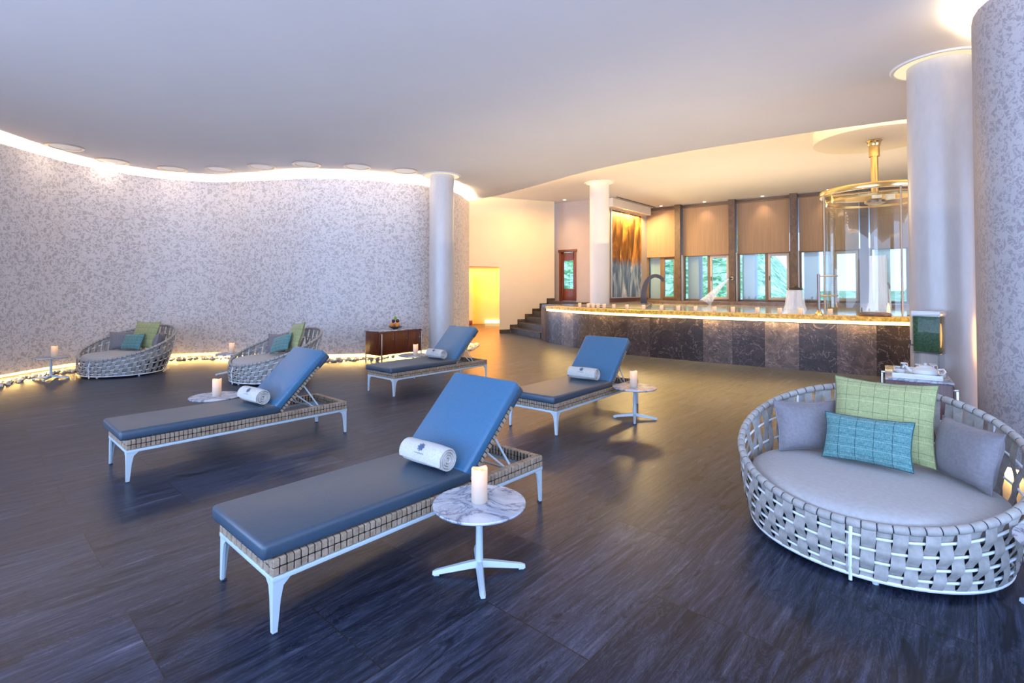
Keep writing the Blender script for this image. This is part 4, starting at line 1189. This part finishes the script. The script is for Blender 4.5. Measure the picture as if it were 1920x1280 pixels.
# ------------------------------------------------------------------ round glass shower over the pool
GX, GY, GR = 7.42, 10.38, .92
t = thing('glass_shower', 'round brass-topped glass shower enclosure rising from the pool beside the large column', 'shower', (GX, GY, 1.02))
gl = MB(); n = 72
mb = MB(); mb.lathe([(GR, 0), (GR, 2.50)], n); mb.f = mb.f[:-2]; mb.uv = mb.uv[:-2]; mb.mi = mb.mi[:-2]
obj('glass_wall', mb, M['shower'], t)
rg = MB()
prof = [(GR - .05, 2.50), (GR + .05, 2.50), (GR + .06, 2.53), (GR + .05, 2.60), (GR - .03, 2.62), (GR - .05, 2.60), (GR - .05, 2.50)]
mb = MB(); mb.lathe(prof, n); mb.f = mb.f[:-2]; mb.uv = mb.uv[:-2]; mb.mi = mb.mi[:-2]
rr = obj('top_ring', mb, M['brass'], t)
obj('hanging_pole', MB().lathe([(.065, 2.45), (.065, 3.28), (.095, 3.28), (.095, 3.50), (.105, 3.50), (.115, 3.57), (.14, 3.60)], 24), M['brass'], t)
obj('shower_head', MB().lathe([(.10, 2.30), (.18, 2.33), (.18, 2.37), (.06, 2.45)], 24), M['steel'], t)
mb = MB(); mb.lathe([(GR - .05, 2.36), (GR - .02, 2.36), (GR - .02, 2.40), (GR - .05, 2.40)], n); mb.f = mb.f[:-2]; mb.uv = mb.uv[:-2]; mb.mi = mb.mi[:-2]
obj('inner_ring', mb, M['brass'], t)
obj('crossbar', MB().box((0, 0, 2.56), (2 * GR - .06, .04, .025), Matrix.Rotation(R(-36), 3, 'Z')), M['brass'], t)
for dx, dy in ((.22, -.12), (-.12, -.22)):
    obj('lamp_box', MB().box((dx, dy, 2.44), (.17, .12, .10), Matrix.Rotation(R(-36), 3, 'Z'), bevel=.01), M['ceramic'], t)
vpd = math.atan2(-GY, -GX)
for da, nm in ((68, 'edge_post'), (-25, 'edge_post')):
    a = vpd - R(da)
    obj(nm, MB().tube([(math.cos(a) * (GR + .015), math.sin(a) * (GR + .015), .0), (math.cos(a) * (GR + .015), math.sin(a) * (GR + .015), 2.5)], .016, 8), M['rail'], t)
w = thing('shower_water', 'broad column of water falling inside the round glass shower', 'water jet', (GX + .15, GY + .15, 1.02))
mb = MB(); mb.lathe([(.15, 1.26), (.155, .7), (.17, .3), (.24, .05), (.3, .0)], 24); mb.f = mb.f[:-2]; mb.uv = mb.uv[:-2]; mb.mi = mb.mi[:-2]
obj('fall', mb, M['spray'], w, smooth=60)
t = thing('ceiling_drum', 'shallow round plaster drum on the ceiling above the glass shower', 'ceiling fitting', (GX, GY, ZU - .27))
obj('drum_body', MB().lathe([(.0001, 0), (1.06, 0), (1.08, .012), (1.08, .27)], 72), M['drum'], t)
# handrail on the rim
x, y = rim_at(1535)
t = thing('pool_handrail', 'upright steel handrail post with brass foot on the pool rim beside the glass shower', 'handrail', (x, y, 1.085), R(-38))
obj('post', MB().tube([(0, 0, 0), (0, 0, .80)], .028, 14), M['steel'], t)
obj('foot_flange', MB().lathe([(.075, 0), (.075, .02), (.05, .05), (.032, .10), (.0001, .101)], 20), M['brass'], t)
for z in (.38, .76): obj('rung', MB().tube([(0, 0, z), (.10, .12, z), (.30, .20, z)], .014, 8), M['rail'], t)
x, y = rim_at(1643)
t = thing('water_cover', 'low dark oval stone lid on the pool rim at the foot of the glass shower', 'lid', (x, y + .06, 1.085), R(-40))
obj('stone', MB().lathe([(.24, 0), (.26, .02), (.25, .06), (.2, .075), (.0001, .078)], 32, (0, 0, 0), 1, .45), M['ledge'], t)
obj('plate', MB().box((-.03, -.09, .05), (.08, .06, .03), bevel=.008), M['steel'], t)

# ------------------------------------------------------------------ pebbles along the glowing wall base
mb = MB()
rng = random.Random(3)
def pebbles(line, d0, d1, step):
    L = 0
    for a, b in zip(line, line[1:]):
        seg = math.hypot(b[0] - a[0], b[1] - a[1]); L += seg
        t_ = Vector((b[0] - a[0], b[1] - a[1])).normalized(); nn = Vector((t_.y, -t_.x))
        for _ in range(max(1, int(seg / step))):
            u = rng.random(); dd_ = rng.uniform(d0, d1); r = rng.uniform(.026, .056)
            c = Vector(a[:2]).lerp(Vector(b[:2]), u) + nn * dd_
            if (c - Vector((-1.65, 11.93))).length < .40 or (c - Vector((-8.169, 9.054))).length < .33: continue
            q_ = c - Vector((-2.80, 10.78)); qx, qy = q_.x * math.cos(ca) + q_.y * math.sin(ca), -q_.x * math.sin(ca) + q_.y * math.cos(ca)
            if -.10 < qx < 1.28 and -.12 < qy < .60: continue
            bm = bmesh.new(); bmesh.ops.create_icosphere(bm, subdivisions=1, radius=r)
            Mx = Matrix.Translation((c.x, c.y, r * .42)) @ Euler((rng.random(), rng.random(), rng.random() * 6)).to_matrix().to_4x4() @ Matrix.Diagonal((1.2, .9, .62, 1))
            for v in bm.verts: v.co *= rng.uniform(.86, 1.1)
            mb.bm(bm, Mx); bm.free()
vis = [p for p in WL if p[1] > 6.5]
pebbles(vis, .04, .36, .026)
vis2 = [p for p in WL if p[1] > 6.5]
tag(obj('pebbles', mb, M['pebble'], smooth=50), 'strip of white pebbles along the glowing foot of the curved wall', 'pebbles', kind='stuff')

# ------------------------------------------------------------------ outside
mb = MB(); nx, ny = 90, 30
vs, fs = [], []
from mathutils import noise as mn
for j in range(ny + 1):
    for i in range(nx + 1):
        a = R(-12 + 62 * i / nx); rr_ = 40 + 60 * j / ny
        x, y = math.sin(a) * rr_, math.cos(a) * rr_
        # green slope on the left part, low shore to the right
        slope = max(0, 1 - max(0, (math.degrees(a) - 25)) / 5)
        z = -1.0 + (j / ny) ** .8 * (12 * slope + 2.2 + (2.0 if math.degrees(a) > 38 else 0)) + mn.noise(Vector((x * .12, y * .12, 0))) * 1.3 * (.3 + slope) + mn.noise(Vector((x * .6, y * .6, 3))) * .8 * (.1 + slope)
        vs.append((x, y, z))
for j in range(ny):
    for i in range(nx): fs.append((j * (nx + 1) + i, j * (nx + 1) + i + 1, (j + 1) * (nx + 1) + i + 1, (j + 1) * (nx + 1) + i))
mb.add(vs, fs)
struct('hillside', mb, M['hill'], smooth=60)
sea = mk('sea_water', (.35, .62, .66), .2)
struct('sea', MB().prism([(18, 25), (140, 25), (140, 120), (0, 120), (0, 45)], -1.2, -.6), sea)
# terrace chair seen through the door pane
x, y = dp(.62, 2.2)
struct('floor_terrace', MB().prism([dp(-.6, .25), dp(2.2, .25), dp(2.2, 5), dp(-.6, 5)], 1.0, 1.12), M['jamb'])
t = thing('terrace_chair', 'red slatted chair on the terrace seen through the door pane', 'chair', (x, y, 1.12), dang)
obj('seat', MB().box((0, 0, .44), (.46, .44, .04), bevel=.01), M['redcane'], t)
bk_ = MB().box((-.21, .2, .68), (.04, .04, .48)).box((.21, .2, .68), (.04, .04, .48))
for k in range(4): bk_.box((0, .2, .54 + .12 * k), (.40, .025, .055))
obj('backrest', bk_, M['redcane'], t)
for sx in (-1, 1):
    for sy in (-1, 1): obj('leg', MB().box((sx * .2, sy * .19, .21), (.04, .04, .42)), M['redcane'], t)

# ------------------------------------------------------------------ light
w = bpy.data.worlds.new('sky'); SC.world = w; w.use_nodes = True
n = w.node_tree.nodes; l = w.node_tree.links
bg = n['Background']
tc = n.new('ShaderNodeTexCoord'); s_ = n.new('ShaderNodeSeparateXYZ'); l.new(tc.outputs['Generated'], s_.inputs[0])
r_ = ramp(n, [(0, (.80, .98, 1.5)), (.46, (.74, .94, 1.45)), (.5, (.50, .69, 1.08)), (.56, (.44, .63, 1.02)), (.7, (.22, .38, .75)), (1, (.16, .27, .55))])
mp = n.new('ShaderNodeMapRange'); mp.inputs[1].default_value = -1; mp.inputs[2].default_value = 1; l.new(s_.outputs[2], mp.inputs[0]); l.new(mp.outputs[0], r_.inputs[0]); l.new(r_.outputs[0], bg.inputs[0])
dt = nd(n, 'ShaderNodeVectorMath', operation='DOT_PRODUCT'); l.new(tc.outputs['Generated'], dt.inputs[0]); dt.inputs[1].default_value = (-.62, -.78, 0)
mq = n.new('ShaderNodeMapRange'); mq.inputs[1].default_value = -.6; mq.inputs[2].default_value = .8; mq.inputs[3].default_value = 3.0; mq.inputs[4].default_value = 7.2
l.new(dt.outputs['Value'], mq.inputs[0]); l.new(mq.outputs[0], bg.inputs[1])

def area(name, loc, direction, sx, sy, power, col, spread=180):
    a = bpy.data.lights.new(name, 'AREA'); a.shape = 'RECTANGLE'; a.size = sx; a.size_y = sy; a.energy = power; a.color = col; a.spread = R(spread)
    o = bpy.data.objects.new(name, a); COL.objects.link(o); o.location = loc
    return o
def strip(line, d, z, up, per_m, col, seg=1.1, name='cove_lamp', width=.06):
    pts = [Vector(p[:2]) for p in line]
    acc = 0; start = 0
    for i in range(1, len(pts)):
        acc += (pts[i] - pts[i - 1]).length
        if acc >= seg or i == len(pts) - 1:
            a, b = pts[start], pts[i]
            if (b - a).length > .2:
                t_ = (b - a).normalized(); nn = Vector((-t_.y, t_.x)); c = (a + b) / 2 + nn * d
                o = area(name, (c.x, c.y, z), None, (b - a).length, width, per_m * (b - a).length, col)
                o.rotation_euler = (PI if up else 0, 0, math.atan2(t_.y, t_.x) * (1))
            start = i; acc = 0
WARM = (1, .72, .36)
lit = [p for p in WL if p[1] > 2]
strip(lit, .18, 4.02, True, 400, (1, .76, .48))
strip(lit, .02, .112, False, 30, (1, .62, .20), width=.04)
strip(lit, .20, .10, False, 30, (1, .60, .17))
strip(WR[::-1], -.2, 4.02, True, 50, (1, .78, .48))
strip(WR[::-1], -.2, .10, False, 26, (1, .58, .2))
# cove above the lower ceiling's edge, towards the pool hall
strip(CR[3:], .25, ZC + .30, True, 190, (1, .66, .30), seg=1.6)
# pool rim strip
strip(PF, -.06, .985, False, 18, (1, .62, .18), seg=1.2)
# corridor
o = area('corridor_lamp', (-1.2, 22.7, 2.55), None, 2.5, .3, 150, (1, .42, .06))
o = area('corridor_lamp', (-1.0, 20.8, 2.55), None, 1.5, 1.5, 160, (1, .42, .06))
# art wall washer under the bulkhead
q = pp(1.6, .27); o = area('art_lamp', (q[0], q[1], 4.54), None, 2.4, .08, 300, (1, .70, .28)); o.rotation_euler = (R(-20), 0, math.atan2(PD.y, PD.x))
l_ = bpy.data.lights.new('recess_lamp', 'POINT'); l_.energy = 60; l_.color = (1, .48, .14); l_.shadow_soft_size = .3
o = bpy.data.objects.new('recess_lamp', l_); COL.objects.link(o); o.location = (6.25, 5.65, .95)
# broad unseen fill lamps added to brighten the ceilings, no fixtures there
area('ceiling_fill', (-2.5, 5.0, 2.3), None, 9, 8, 42, (.92, .92, 1.0)).rotation_euler = (PI, 0, 0)
area('ceiling_fill', (1.6, 9.3, 2.6), None, 7.5, 4.5, 58, (1, .82, .60)).rotation_euler = (PI, 0, R(-45))
area('ceiling_fill', (3.8, 6.6, 2.5), None, 4, 3, 8, (1, .80, .62)).rotation_euler = (PI, 0, R(-45))
area('ceiling_fill', (6.6, 13.4, 3.0), None, 9, 5, 150, (1, .68, .38)).rotation_euler = (PI, 0, R(-40))
# added warm fill for the stair hall, no fixture there
o = area('stair_fill', (.9, 17.0, 4.7), None, 1.5, 1.5, 130, (1, .54, .18))

SC.view_settings.view_transform = 'Standard'
SC.view_settings.look = 'None'
SC.view_settings.exposure = 0
SC.cycles.use_denoising = True
SC.cycles.sample_clamp_indirect = 8
SC.cycles.max_bounces = 6; SC.cycles.transparent_max_bounces = 12
SC.cycles.caustics_reflective = False; SC.cycles.caustics_refractive = False
SC.cycles.use_adaptive_sampling = True; SC.cycles.adaptive_threshold = .03
